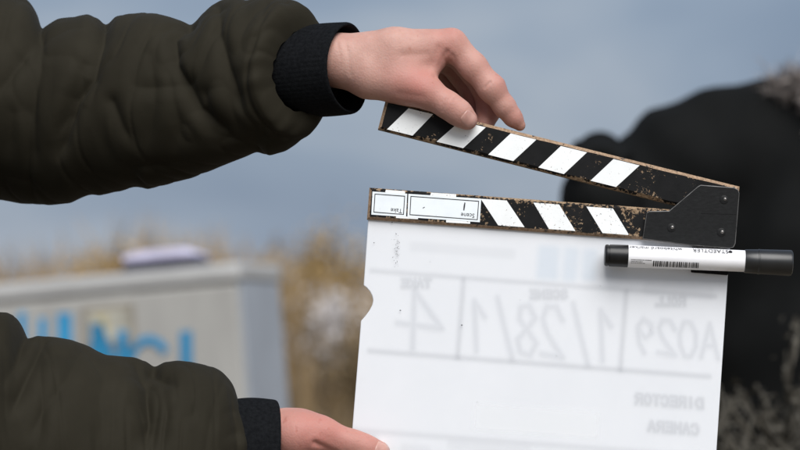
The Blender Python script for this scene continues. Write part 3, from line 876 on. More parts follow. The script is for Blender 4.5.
# ragged remains of older white paper showing round the stickers
for (a, b, c_, d_) in (((386, 190.2), (405, 191.6), (405, 194), (385, 193)), ((431, 193), (456, 194.7), (456, 198), (430, 196.4)), ((446, 219.6), (470, 221.2), (470, 224.2), (446, 222.8)), ((396, 216.2), (418, 217.6), (418, 219.6), (396, 218.4))):
    flat_piece('paper_scrap', (a, b, c_, d_), SY0 + 0.2, M['stripe_worn'], lower, (0.3, 0.7), 0.2)

def place_text(s, size, org, ang, y, mat, parent, name, mirror=False, sx=1.0):
    v, f = text_flat(s, size)
    x = v[:, 0] * sx * (-1 if mirror else 1); z = v[:, 1]
    ca, sa = math.cos(ang), math.sin(ang)
    px = org[0] + x * ca + z * sa; py = org[1] + x * sa - z * ca
    V = np.stack([(px - 400) * S, np.full(len(px), y * S), ZC - (py - HZ) * S], 1)
    return mesh_obj(name, V, f, mat, parent)
A4 = math.radians(4.0)
place_text('Take', 6.2, (402.4, 209.4), A4 + math.pi, SY0 - 0.1, M['print_black'], lower, 'printed_word', sx=0.95)
place_text('Scene', 6.2, (474.6, 214.2), A4 + math.pi, SY0 - 0.1, M['print_black'], lower, 'printed_word', sx=0.95)
def blob_poly(name, pts, y, mat, parent):
    return mesh_obj(name, [W(p[0], p[1], y) for p in pts], [list(range(len(pts)))], mat, parent)
blob_poly('pen_mark', [(464.3, 202.8), (465.3, 203.2), (464.9, 207), (464.2, 211), (463.1, 210.6), (463.4, 206.5)], SY0 - 0.1, M['speck'], lower)
blob_poly('pen_mark', [(422.6, 208.2), (424.6, 207.2), (424.8, 207.8), (423, 208.9)], SY0 - 0.1, M['speck'], lower)

# hinge plate
plate_pts = [(641.5, 239.5), (645.5, 213.5), (648, 211.8), (668, 211.5), (696.5, 187.3), (699.5, 185.6), (733, 188.2), (737, 190.4), (738.3, 194), (734.3, 244), (732.4, 248), (729, 248.8), (690, 246)]
plate = bm_obj('hinge_plate', slab(plate_pts, SY0 - 4.5, SY0 - 1.2, 0.7, 2), [M['plate'], M['plate_edge']], clap)
for p in plate.data.polygons:
    if p.area < (40 * S * 2.2 * S) and abs(p.normal.y) < 0.95 and abs(p.normal.y) > 0.15: p.material_index = 1
bm_obj('rear_hinge_plate', slab(plate_pts, SY1 + 1.2, SY1 + 4.5, 0.7, 1), M['plate'], clap)
bm_obj('seam_strip', slab([(700, 213.6), (735.4, 214.4), (735.4, 215.1), (700, 214.2)], SY0 - 4.75, SY0 - 4.2), M['plate'], plate)
def dome(cx, cy, r, y, hgt, name, mat, parent, n=20):
    V, F = [], []
    rings = [(1.0, 0.0), (0.92, 0.35), (0.7, 0.75), (0.35, 0.97)]
    for f, hh in rings:
        for k in range(n):
            a = 2 * math.pi * k / n; V.append(W(cx + r * f * math.cos(a), cy + r * f * math.sin(a), y - hgt * hh))
    for i in range(len(rings) - 1):
        for k in range(n): F.append([i * n + k, i * n + (k + 1) % n, (i + 1) * n + (k + 1) % n, (i + 1) * n + k])
    F.append([(len(rings) - 1) * n + k for k in range(n)])
    return mesh_obj(name, V, F, mat, parent, True)
for cx, cy in ((723.8, 200), (671.3, 228), (721, 232.6)):
    dome(cx - 1, cy + 0.6, 4.6, SY0 - 4.45, 0.7, 'rivet_dimple', M['plate'], plate)
    dome(cx, cy, 1.9, SY0 - 5.05, 1.1, 'rivet', M['screw'], plate)

# writing seen through the sheet, mirrored: soft strokes kept as density per vertex
GL = {  # tiny stroke alphabet in a 1 x 1 box, y up
 'D': [[(0, 0), (0, 1), (.6, 1), (1, .7), (1, .3), (.6, 0), (0, 0)]], 'I': [[(.5, 0), (.5, 1)]], 'R': [[(0, 0), (0, 1), (.8, 1), (1, .75), (.8, .5), (0, .5)], [(.4, .5), (1, 0)]],
 'E': [[(1, 0), (0, 0), (0, 1), (1, 1)], [(0, .5), (.8, .5)]], 'C': [[(1, .8), (.7, 1), (.3, 1), (0, .7), (0, .3), (.3, 0), (.7, 0), (1, .2)]], 'T': [[(0, 1), (1, 1)], [(.5, 1), (.5, 0)]],
 'O': [[(.3, 0), (0, .3), (0, .7), (.3, 1), (.7, 1), (1, .7), (1, .3), (.7, 0), (.3, 0)]], 'A': [[(0, 0), (.5, 1), (1, 0)], [(.2, .35), (.8, .35)]], 'M': [[(0, 0), (0, 1), (.5, .4), (1, 1), (1, 0)]],
 'S': [[(1, .85), (.6, 1), (.2, 1), (0, .75), (.3, .52), (.75, .47), (1, .25), (.75, 0), (.3, 0), (0, .15)]], 'N': [[(0, 0), (0, 1), (1, 0), (1, 1)]], 'K': [[(0, 0), (0, 1)], [(1, 1), (0, .45), (1, 0)]], 'L': [[(0, 1), (0, 0), (1, 0)]],
 '0': [[(.35, 0), (.05, .3), (.05, .7), (.35, 1), (.75, 1), (1, .65), (.95, .3), (.7, 0), (.35, 0)]], '1': [[(.1, .7), (.6, 1), (.5, 0)]], '2': [[(0, .75), (.3, 1), (.75, 1), (.95, .75), (.7, .45), (0, 0), (1, .05)]],
 '8': [[(.5, .52), (.1, .75), (.4, 1), (.8, .95), (.85, .7), (.5, .52), (.05, .25), (.35, 0), (.8, .05), (.95, .3), (.5, .52)]], '9': [[(.95, .75), (.6, 1), (.15, .85), (.1, .6), (.5, .45), (.95, .75), (.85, .3), (.55, 0)]],
 '/': [[(0, -.1), (.7, 1.1)]], '4': [[(.7, 0), (.65, 1), (0, .38), (1.05, .42)]]}
SLOPE = 0.0755      # the board leans: rows run down to the right
def bx(x, y):       # board-aligned (x along the top edge, y down) to photo px, origin (368, 216)
    return (368 + x * 0.9972 - y * SLOPE, 216 + x * SLOPE + y * 0.9972)
def word_strokes(s, x_right, y_base, w, h, gap):
    """mirrored word: first letter at the right"""
    out, x = [], x_right
    for ch in s:
        for pl in GL[ch]:
            out.append([(x - p[0] * w, y_base - p[1] * h) for p in pl])
        x -= w + gap
    return out
def ink_part(name, strokes, sig, op, mat, step=1.15, boxes=()):
    """strokes in photo px; boxes are soft-edged quads (x0, y0, x1, y1) in board coords"""
    P = [p for s_ in strokes for p in s_]
    for b in boxes: P += [bx(b[0], b[1]), bx(b[2], b[1]), bx(b[0], b[3]), bx(b[2], b[3])]
    P = np.array(P); sig = sig * 1.55; op = op * 0.36; mg = 2.6 * sig
    xs = np.arange(P[:, 0].min() - mg, P[:, 0].max() + mg, step); ys = np.arange(P[:, 1].min() - mg, P[:, 1].max() + mg, step)
    X, Y = np.meshgrid(xs, ys, indexing='ij'); G = np.stack([X, Y], -1)
    a = np.zeros(X.shape)
    for s_ in strokes:
        d = poly_dist(G, [np.array(p, float) for p in s_]); a = np.maximum(a, np.exp(-(d / sig) ** 2))
    if boxes:
        dx = X - 368; dy = Y - 216; c2 = 0.9972
        BX = dx * c2 + dy * SLOPE; BY = dy * c2 - dx * SLOPE
        for b in boxes:
            m = sstep(b[0] - sig, b[0] + sig, BX) * (1 - sstep(b[2] - sig, b[2] + sig, BX)) * sstep(b[1] - sig, b[1] + sig, BY) * (1 - sstep(b[3] - sig, b[3] + sig, BY))
            a = np.maximum(a, m)
    n, m_ = X.shape
    keep = a > 0.03
    kq = keep[:-1, :-1] | keep[1:, :-1] | keep[:-1, 1:] | keep[1:, 1:]
    i, j = np.nonzero(kq)
    Q = np.stack([i * m_ + j, (i + 1) * m_ + j, (i + 1) * m_ + j + 1, i * m_ + j + 1], -1)
    used, inv = np.unique(Q, return_inverse=True); Q = inv.reshape(-1, 4)
    V = np.stack([(X.ravel()[used] - 400) * S, np.full(len(used), (SL0 - ink_part.y) * S), ZC - (Y.ravel()[used] - HZ) * S], 1)
    ink_part.y += 0.09
    o = mesh_obj(name, V, Q, mat, slate)
    aa = np.where(a > 0.03, a - 0.03, 0).ravel()[used] * op
    attr(o, 'ink', aa)
    return o
ink_part.y = 0.2
for b_ in ((120, 178, 246, 206),): ink_part('white_tape', [], 2.6, 0.9, M['ink_white'], 1.6, [b_])
for b_ in ((172, 16, 194, 50), (198, 16, 213, 50), (217, 16, 232, 48)): ink_part('blue_print', [], 3.2, 0.30, M['ink_blue'], 1.4, [b_])
for b_ in ((44, 22, 150, 32), (280, 44, 350, 58), (2, 216, 26, 252), (50, 224, 80, 252), (96, 216, 180, 226)): ink_part('grey_print', [], 2.2, 0.14, M['ink'], 1.4, [b_])
def row(x0, x1, y): return [[bx(x0, y), bx(x1, y)]]
def colm(x, y0, y1): return [[bx(x, y0), bx(x, y1)]]
ink_part('grid_line', row(8, 352, 54), 1.9, 0.32, M['ink'])
ink_part('grid_line', row(12, 352, 134), 2.0, 0.38, M['ink'])
ink_part('grid_line', row(4, 350, 214), 2.2, 0.26, M['ink'])
ink_part('grid_line', colm(100, 56, 134), 2.0, 0.36, M['ink'])
ink_part('grid_line', colm(263, 56, 134), 2.0, 0.36, M['ink'])
for (s_, x, y) in (('TAKE', 430, 286.5), ('SCENE', 566, 297.5), ('ROLL', 684, 305)):
    ink_part('printed_word', word_strokes(s_, x, y, 5.2, 7, 2.2), 1.7, 0.42, M['ink'])
for (s_, x, y) in (('DIRECTOR', 702, 407.5), ('CAMERA', 697.5, 433.5)):
    st = word_strokes(s_, x, y, 6.0, 9, 2.6)
    ink_part('printed_word', [[(p[0], p[1] + (p[0] - x) * 0.072) for p in q] for q in st], 1.6, 0.46, M['ink'])
def hand_word(s, x, y, w, h, gap, sl=0.075):
    st = word_strokes(s, x, y, w, h, gap)
    return [[(p[0], p[1] + (p[0] - x) * sl) for p in q] for q in st]
ink_part('pen_numeral', hand_word('4', 442, 350, 42, 58, 4), 2.3, 0.34, M['ink_hand'])
ink_part('pen_numeral', hand_word('1/28/1', 613, 361, 21, 50, 4.2), 2.2, 0.32, M['ink_hand'])
ink_part('pen_numeral', hand_word('A029', 718, 358, 17, 34, 4.5), 1.9, 0.34, M['ink_hand'])
# specks of dried pen on the near face
rs = np.random.default_rng(21)
for k in range(70):
    px = 396.5 + rs.normal(0, 1.7); py = 250 + rs.normal(0, 7.5)
    r = rs.uniform(0.10, 0.34)
    blob_poly('pen_speck', [(px + r * rs.uniform(.7, 1.3) * math.cos(a), py + 1.6 * r * rs.uniform(.7, 1.3) * math.sin(a)) for a in np.linspace(0, 6.28, 7)[:-1]], SL0 - 2.2, M['speck'], slate)
for px, py, r in ((400.3, 310.5, .8), (461.7, 325.2, .9), (392, 222.5, .7), (374, 243, .6), (430, 262, .4), (520, 300, .35), (556, 356, .4), (650, 330, .35), (477, 402, .35), (600, 286, .35)):
    blob_poly('pen_speck', [(px + r * math.cos(a), py + 0.7 * r * math.sin(a)) for a in np.linspace(0, 6.28, 8)[:-1]], SL0 - 2.2, M['speck'], slate)
# foam pad that holds the pen
bm_obj('pen_holder_pad', slab([(691.5, 247), (728.6, 250), (727.2, 275.4), (690.5, 272.6)], SL0 - 5.0, SL0 - 0.6, 0.6, 1), M['foam'], clap)

# ================================================================== whiteboard marker
PEN_A = np.array([603.3, 256.0]); PEN_B = np.array([790.0, 263.9])
pdir = (PEN_B - PEN_A) / np.linalg.norm(PEN_B - PEN_A); pnor = np.array([-pdir[1], pdir[0]])   # pnor points down the picture
PEN_Y = SL0 - 5.0 - 11.2
pen = thing('whiteboard_marker', 'white whiteboard marker with black cap and plug stuck across the slate', 'marker pen', W(*(PEN_A + pdir * 90), PEN_Y))
def pen_pt(s, ang, r):
    p = PEN_A + pdir * s + pnor * r * math.sin(ang)
    return W(p[0], p[1], PEN_Y - r * math.cos(ang))
def lathe(name, prof, mat, parent, n=56, smooth=True):
    V, F = [], []
    for s_, r in prof:
        for k in range(n): V.append(pen_pt(s_, 2 * math.pi * k / n, r))
    for i in range(len(prof) - 1):
        for k in range(n): F.append([i * n + k, i * n + (k + 1) % n, (i + 1) * n + (k + 1) % n, (i + 1) * n + k])
    F.append([k for k in range(n)][::-1]); F.append([(len(prof) - 1) * n + k for k in range(n)])
    o = mesh_obj(name, V, F, mat, parent, smooth)
    o.data.set_sharp_from_angle(angle=math.radians(35))
    return o
barrel = lathe('barrel', [(23.0, 10.9), (23.4, 11.2), (140, 10.7), (140.4, 10.2)], M['pen_white'], pen)
lathe('end_plug', [(0.0, 8.6), (0.4, 10.0), (1.4, 10.7), (3.6, 10.8), (3.9, 10.2), (4.7, 10.2), (5.0, 10.9), (24.2, 11.15), (24.4, 10.8)], M['pen_black'], pen)
cap = lathe('cap', [(139.2, 10.4), (139.4, 11.3), (140.2, 11.7), (152.5, 12.2), (152.8, 12.5), (154, 12.6), (154.3, 12.3), (184.6, 12.9), (186.2, 12.3), (186.9, 10.9), (186.95, 8.0)], M['pen_cap'], pen)
def wrap_text(s, size, s_start, ang0, mat, name, r=11.25, sx=1.0):
    """word turned half round: runs from s_start back towards the plug"""
    v, f = text_flat(s, size)
    V = []
    for x, z in v:
        V.append(pen_pt(s_start - x * sx, ang0 + z / r, r))
    return mesh_obj(name, V, f, mat, barrel)
TA = math.radians(-60)
wrap_text('STAEDTLER', 7.4, 122.5, TA - 0.02, M['print_black'], 'brand_word', 11.4, 0.93)
wrap_text('whiteboard marker', 7.0, 76.5, TA - 0.02, M['print_black'], 'product_word', 11.5, 0.96)
# small helmeted-head emblem beside the brand word
def wrap_poly(name, pts, r=11.15, mat='print_black'):
    return mesh_obj(name, [pen_pt(s_, a, r) for s_, a in pts], [list(range(len(pts)))], M[mat], barrel)
wrap_poly('emblem', [(124.3 + 2.0 * math.cos(a) * (1 + .25 * math.sin(3 * a)), TA + 0.17 + 0.20 * math.sin(a)) for a in np.linspace(0, 6.28, 15)[:-1]])
rb = np.random.default_rng(4); s_ = 48.0
while s_ < 93:
    wdt = rb.choice([0.45, 0.8, 1.2]); 
    aa = np.linspace(0.36, 0.98, 7)
    mesh_obj('barcode_bar', [pen_pt(x, a, 11.3) for a in aa for x in (s_, s_ + wdt)], [[2 * i, 2 * i + 1, 2 * i + 3, 2 * i + 2] for i in range(6)], M['print_black'], barrel); s_ += wdt + rb.choice([0.45, 0.7, 1.0])
for k, (ln, a) in enumerate(((19, 0.30), (11, 0.46), (13, 0.62))):
    x = 26.0
    while x < 26 + ln:
        w_ = rb.uniform(0.5, 1.3); wrap_poly('fine_print', [(x, a), (x + w_, a), (x + w_, a + 0.07), (x, a + 0.07)], 11.35); x += w_ + rb.uniform(0.35, 0.7)

# ================================================================== roadside cabinet
PHI = math.radians(14); LEAN = math.radians(4.6)
CD = 6.7
corner = at(236, 262, CD)                       # top right front corner of the body
Rm = Matrix.Rotation(LEAN, 4, 'Y').inverted() @ Matrix.Rotation(PHI, 4, 'Z').inverted()
CM = Matrix.Translation(Vector(corner)) @ Rm     # local: x to the right along the front, y inwards, z up, origin at the corner
CMi = CM.inverted()
def cab_loc(px, py):
    """local (x, z) on the cabinet front hit by the view ray of a photo pixel"""
    o = Vector((0, -D, ZC)); d = Vector(at(px, py, 10.0)) - o
    lo_ = CMi @ o; ld_ = CMi.to_3x3() @ d
    k = -lo_.y / ld_.y
    p = lo_ + ld_ * k
    return p.x, p.z
CW, CH, CDP = 1.30, 1.36, 0.30
base = CM @ Vector((-CW / 2, CDP / 2, -CH))
cab = thing('utility_cabinet', 'pale grey roadside utility cabinet with blue painted letters on its front', 'cabinet', (base.x, base.y, 0.0))
m_cab = NT('pale_grey_cabinet')
st_ = m_cab.noise(5, 6, 0.6, vscale=(3, 3, 0.6))
m_cab.base(m_cab.ramp(st_, [(0.3, (0.27, 0.265, 0.25)), (0.7, (0.345, 0.34, 0.32))])); m_cab.set(Roughness=0.6); m_cab = m_cab.m
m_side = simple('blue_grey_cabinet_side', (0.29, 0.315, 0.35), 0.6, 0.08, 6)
m_dark = simple('dark_joint', (0.05, 0.05, 0.05), 0.9, 0.2, 30)
m_blue = simple('blue_spray_paint', (0.02, 0.21, 0.40), 0.6, 0.2, 8)
bm = box_bm(bmesh.new(), -CW, -0.003, 0.0, CDP, -CH, -0.042, 0.006, CM); bm_obj('body', bm, m_cab, cab)
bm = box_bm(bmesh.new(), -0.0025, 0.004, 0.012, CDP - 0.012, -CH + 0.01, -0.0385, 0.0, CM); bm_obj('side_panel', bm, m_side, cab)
bm = box_bm(bmesh.new(), -CW + 0.01, -0.012, 0.010, CDP - 0.01, -0.043, -0.036, 0.0, CM); bm_obj('roof_joint', bm, m_dark, cab)
bm = box_bm(bmesh.new(), -CW - 0.01, 0.0055, -0.004, CDP + 0.008, -0.037, 0.0, 0.008, CM); bm_obj('roof', bm, simple('cabinet_roof_grey', (0.36, 0.36, 0.355), 0.65, 0.1, 8), cab)
for x in (-0.65,):
    bm = box_bm(bmesh.new(), x - 0.004, x + 0.004, -0.003, 0.004, -CH + 0.05, -0.09, 0.0, CM); bm_obj('door_seam', bm, m_dark, cab)
bm = box_bm(bmesh.new(), -CW + 0.01, -0.012, 0.01, CDP - 0.01, -CH - 0.25, -CH, 0.0, CM); bm_obj('plinth', bm, simple('concrete_plinth', (0.3, 0.29, 0.27), 0.9, 0.15, 20), cab)
# notice plate
x0, z0 = cab_loc(82, 307); x1, z1 = cab_loc(137, 345)
bm = box_bm(bmesh.new(), x0, x1, -0.006, 0.0015, z1, z0, 0.001, CM); npl = bm_obj('notice_plate', bm, simple('grey_brown_plate', (0.22, 0.20, 0.165), 0.6, 0.2, 30), cab)
bm = box_bm(bmesh.new(), x0 + 0.012, x1 - 0.012, -0.008, -0.0045, z1 + 0.012, z0 - 0.012, 0.0, CM); bm_obj('notice_panel', bm, simple('faded_notice', (0.34, 0.33, 0.28), 0.6, 0.25, 22), npl)
bm = box_bm(bmesh.new(), x0 + 0.03, x0 + 0.055, -0.0095, -0.0078, z1 + 0.02, z0 - 0.02, 0.0, CM); bm_obj('notice_stripe', bm, simple('yellow_mark', (0.33, 0.29, 0.17), 0.6, 0.1, 22), npl)
# painted letters: thick strokes
def paint_letter(name, strokes, wid, off):
    V, F = [], []
    for pts in strokes:
        L = [Vector((*cab_loc(*p), 0)) for p in pts]
        for i, p in enumerate(L):
            t_ = (L[min(i + 1, len(L) - 1)] - L[max(i - 1, 0)]).normalized(); n_ = Vector((-t_.y, t_.x, 0)) * wid / 2
            for q in (p - n_, p + n_): V.append(CM @ Vector((q.x, off, q.y)))
        b = len(V) - 2 * len(L)
        for i in range(len(L) - 1): F.append([b + 2 * i, b + 2 * i + 1, b + 2 * i + 3, b + 2 * i + 2])
    return mesh_obj(name, V, F, m_blue, cab)
k_ = S / D * CD
paint_letter('painted_letter', [[(22.5, 312), (23, 372), (30, 382), (38, 380), (43, 370), (43, 318)]], 8.5 * k_, -0.0030)
paint_letter('painted_letter', [[(65, 313), (66, 388)]], 15 * k_, -0.0034)
paint_letter('painted_letter', [[(97, 392), (98, 324)], [(98, 324), (104, 340), (122, 386)], [(124, 388), (124, 330)]], 11 * k_, -0.0100)
paint_letter('painted_letter', [[(166, 352), (161, 344), (151, 339), (142, 341), (134, 349), (130, 362), (133, 376), (142, 384), (153, 384), (164, 378)]], 8.5 * k_, -0.0040)
paint_letter('painted_letter', [[(186.5, 331), (187.5, 386), (206, 386)]], 12.5 * k_, -0.0044)

# packet on the cabinet roof
pk0 = CMi @ Vector(at(130, 262, CD + 0.05)); 
pko = CM @ Vector((-0.14, 0.15, 0.0))
packet = thing('soft_packet', 'lavender white packet with dark underside lying on the cabinet roof', 'packet', pko)
def pk_mesh(name, zlo, zhi, mat, grow, taper):
    n = 14; V = []; F = []
    xs = np.linspace(-0.245, -0.095, n)
    for i, x in enumerate(xs):
        u = i / (n - 1)
        tp = 1 - taper * max(0, (u - 0.75) / 0.25) ** 1.4 - 0.25 * max(0, (0.1 - u) / 0.1)
        for (yy, zz) in ((0.02 - grow, zlo), (0.13 + grow, zlo), (0.13 + grow, zlo + (zhi - zlo) * 0.7 * tp), (0.075, zlo + (zhi - zlo) * tp * 1.0), (0.02 - grow, zlo + (zhi - zlo) * 0.7 * tp)):
            V.append(CM @ Vector((x, yy, zz)))
    for i in range(n - 1):
        for k in range(5): F.append([i * 5 + k, i * 5 + (k + 1) % 5, (i + 1) * 5 + (k + 1) % 5, (i + 1) * 5 + k])
    F.append([0, 1, 2, 3, 4]); F.append([(n - 1) * 5 + k for k in range(4, -1, -1)])
    return mesh_obj(name, V, F, mat, packet)
pk_mesh('tray', 0.001, 0.030, simple('dark_tray', (0.012, 0.012, 0.03), 0.6, 0.2, 30), 0.004, 0.3)
pk_mesh('wrapper', 0.0225, 0.043, simple('lavender_wrapper', (0.58, 0.56, 0.72), 0.4, 0.15, 25), 0.0, 0.75)

# ================================================================== second person, dark, out of focus
PD = 4.7
def q(px, py, dy=0.0):
    p = at(px, py, PD); p[1] += dy; return tuple(p)
k2 = S / D * PD
neck = np.array(at(880, 75, PD)); hip = np.array([neck[0] + 0.02, neck[1] + 0.02, 0.92])
p2 = thing('person', 'person in a black fur-hooded jacket standing behind the clapperboard', 'person', (neck[0] + 0.02, neck[1], 0.0))
def jacket2_field(P):
    F = chain(P, [(*q(862, 175), 0.120), (*q(836, 260), 0.17), (*q(818, 370), 0.19), (hip[0] - 0.07, hip[1], 0.80, 0.215)], 0.06)
    F = smin(F, chain(P, [(*q(875, 135), 0.065), (*q(795, 146), 0.076), (*q(745, 152), 0.082), (*q(700, 166), 0.080), (*q(668, 180), 0.078), (*q(640, 200), 0.068)], 0.05), 0.06)
    F = smin(F, chain(P, [(*q(660, 190), 0.080), (*q(640, 260, -0.03), 0.080), (*q(625, 340, -0.08), 0.072)], 0.04), 0.03)
    F = smin(F, chain(P, [(*q(625, 340, -0.08), 0.070), (*q(600, 270, -0.15), 0.066), (*q(593, 205, -0.18), 0.056)], 0.03), 0.02)
    F = smin(F, chain(P, [(*q(870, 140), 0.09), (*q(1000, 185), 0.10), (*q(1030, 340), 0.085), (*q(1000, 490, -0.05), 0.075)], 0.05), 0.05)
    F = smin(F, chain(P, [(*q(838, 142, 0.03), 0.055), (*q(856, 120, 0.06), 0.070), (*q(900, 120, 0.05), 0.075)], 0.04), 0.04)
    return F + 0.007 * np.sin(P[:, 2] * 42 + 2.5 * np.sin(P[:, 0] * 19)) * np.sin(P[:, 0] * 30 + P[:, 2] * 9)
def body2_field(P):
    c = neck + np.array([0.0, 0.0, 0.20])
    F = ell(P, c, (0.078, 0.098, 0.118))
    F = smin(F, rcone(P, neck + np.array([0, 0, -0.06]), c + np.array([0, 0, -0.06]), 0.058, 0.056), 0.03)
    F = smin(F, ell(P, c + np.array([0, -0.06, -0.07]), (0.045, 0.045, 0.045)), 0.03)
    F = smin(F, rcone(P, c + np.array([0, -0.092, 0.02]), c + np.array([0, -0.112, -0.02]), 0.010, 0.015), 0.014)
    for sx in (-1, 1): F = smin(F, ell(P, c + np.array([0.078 * sx, 0.01, 0.0]), (0.010, 0.022, 0.034)), 0.008)
    for sx in (-1, 1): F = -smin(-F, ell(P, c + np.array([0.032 * sx, -0.094, 0.018]), (0.018, 0.018, 0.012)), 0.012)
    F = smin(F, rcone(P, neck + np.array([0, 0, -0.3]), neck, 0.09, 0.058), 0.04)
    return F
def leg2_field(P):
    F = rcone(P, (hip[0], hip[1], 0.95), (hip[0], hip[1], 0.82), 0.15, 0.15)
    for sx in (-0.10, 0.10): F = smin(F, chain(P, [(hip[0] + sx * 0.8, hip[1], 0.82, 0.10), (hip[0] + sx, hip[1], 0.45, 0.08), (hip[0] + sx, hip[1] + 0.02, 0.08, 0.065)], 0.03), 0.03)
    return F
def shoe2_field(P, sx):
    F = smin(rcone(P, (hip[0] + sx, hip[1] + 0.04, 0.045), (hip[0] + sx * 1.2, hip[1] - 0.15, 0.035), 0.046, 0.038), rcone(P, (hip[0] + sx, hip[1] + 0.02, 0.05), (hip[0] + sx, hip[1] + 0.02, 0.13), 0.05, 0.05), 0.03)
    return np.maximum(F, -P[:, 2])
m_bj = NT('black_softshell'); m_bj.base(m_bj.ramp(m_bj.noise(12, 4), [(0.3, (0.0025, 0.0028, 0.0028)), (0.7, (0.0048, 0.0052, 0.0052))])); m_bj.set(Roughness=0.85)
m_bj.b.inputs['Specular IOR Level'].default_value = 0.12; m_bj = m_bj.m
lo_ = np.minimum(neck, hip)
V_, Q_ = polygonise(jacket2_field, (at(540, 0, PD)[0], neck[1] - 0.42, 0.50), (at(1130, 0, PD)[0], neck[1] + 0.35, 1.80), 0.014); mesh_obj('jacket', V_, Q_, m_bj, p2, True)
V_, Q_ = polygonise(body2_field, (neck[0] - 0.2, neck[1] - 0.30, 1.2), (neck[0] + 0.2, neck[1] + 0.2, 2.0), 0.010)
b2 = mesh_obj('body', V_, Q_, M['skin_u'], p2, True); attr(b2, 'red', np.full(len(V_), 0.3)); attr(b2, 'dirt', np.zeros(len(V_)))
def glove_field(P):
    h = np.array(q(592, 200, -0.18)); F = ell(P, h + np.array([0, 0, 0.035]), (0.040, 0.030, 0.048))
    for k, (dx, dz) in enumerate(((-0.036, 0.055), (-0.028, 0.078), (-0.010, 0.084), (0.010, 0.080), (0.030, 0.066))):
        F = smin(F, chain(P, [(*(h + np.array([dx * .6, -0.01, 0.03])), 0.013), (*(h + np.array([dx, -0.03, dz * .72])), 0.012), (*(h + np.array([dx * .8, -0.055, dz * .62])), 0.010)], 0.006), 0.008)
    return F
gq = np.array(q(592, 200, -0.18))
V_, Q_ = polygonise(glove_field, gq - 0.12, gq + 0.13, 0.006); mesh_obj('glove', V_, Q_, m_bj, p2, True)
V_, Q_ = polygonise(leg2_field, (hip[0] - 0.3, hip[1] - 0.2, 0.0), (hip[0] + 0.3, hip[1] + 0.2, 1.12), 0.016); mesh_obj('trousers', V_, Q_, m_bj, p2, True)
for sx in (-0.10, 0.10):
    V_, Q_ = polygonise(lambda P: shoe2_field(P, sx), (hip[0] + sx - 0.1, hip[1] - 0.24, -0.01), (hip[0] + sx + 0.1, hip[1] + 0.13, 0.2), 0.010); mesh_obj('shoe', V_, Q_, m_shoe, p2, True)
def hair2_field(P):
    c = neck + np.array([0.0, 0.015, 0.225])
    return np.maximum(ell(P, c, (0.090, 0.105, 0.118)), 0.55 * (c[1] - 0.05 - P[:, 1]) + 0.83 * (c[2] - 0.05 - P[:, 2])) + 0.003 * np.sin(P[:, 0] * 170)
for sx in (-1, 1): eye(neck + np.array([0.032 * sx, -0.073, 0.217]), (0, -1, -0.1), b2)
V_, Q_ = polygonise(hair2_field, neck + np.array([-.14, -.14, .05]), neck + np.array([.14, .16, .40]), 0.009); mesh_obj('hair', V_, Q_, simple('dark_hair', (0.03, 0.022, 0.016), 0.6, 0.4, 90, 0.3, 0.5), p2, True)
# fur trim: many thin strands along the hood edge
def strands(pathpts, n, ln, wd, seed, spread=0.02):
    r = np.random.default_rng(seed); P = np.array(pathpts, float); V, F, T = [], [], []
    for k in range(n):
        t_ = r.uniform(0, len(P) - 1.001); i = int(t_); p = P[i] + (P[i + 1] - P[i]) * (t_ - i) + r.normal(0, spread * 0.5, 3)
        d = r.normal(0, 1, 3) + np.array([0, -0.2, 0.5]); d /= np.linalg.norm(d); L = ln * r.uniform(0.5, 1.2)
        s_ = np.cross(d, r.normal(0, 1, 3)); s_ /= np.linalg.norm(s_); b = len(V); cu = r.normal(0, 0.25, 3) * L
        for j, w in ((0, 1), (0.5, .8), (1, .15)):
            c = p + d * L * j + cu * j * j; V += [c - s_ * wd * w, c + s_ * wd * w]; T += [0, 0]
        tv = r.uniform(0, 1); T[-6:] = [tv] * 6
        F += [[b, b + 1, b + 3, b + 2], [b + 2, b + 3, b + 5, b + 4]]
    return V, F, T
t = NT('grey_brown_fur'); t.base(t.ramp(t.attr('tint'), [(0.0, (0.03, 0.026, 0.024)), (0.5, (0.20, 0.17, 0.155)), (1.0, (0.48, 0.43, 0.40))])); t.set(Roughness=0.8)
fp = [q(770, 93, -0.05), q(782, 92, -0.07), q(794, 90, -0.09), q(808, 98, -0.11), q(818, 130, -0.13), q(826, 170, -0.14)]
V_, F_, T_ = strands(fp, 1500, 0.026, 0.0010, 5, 0.016)
fo = mesh_obj('fur_trim', V_, F_, t.m, p2); attr(fo, 'tint', T_)

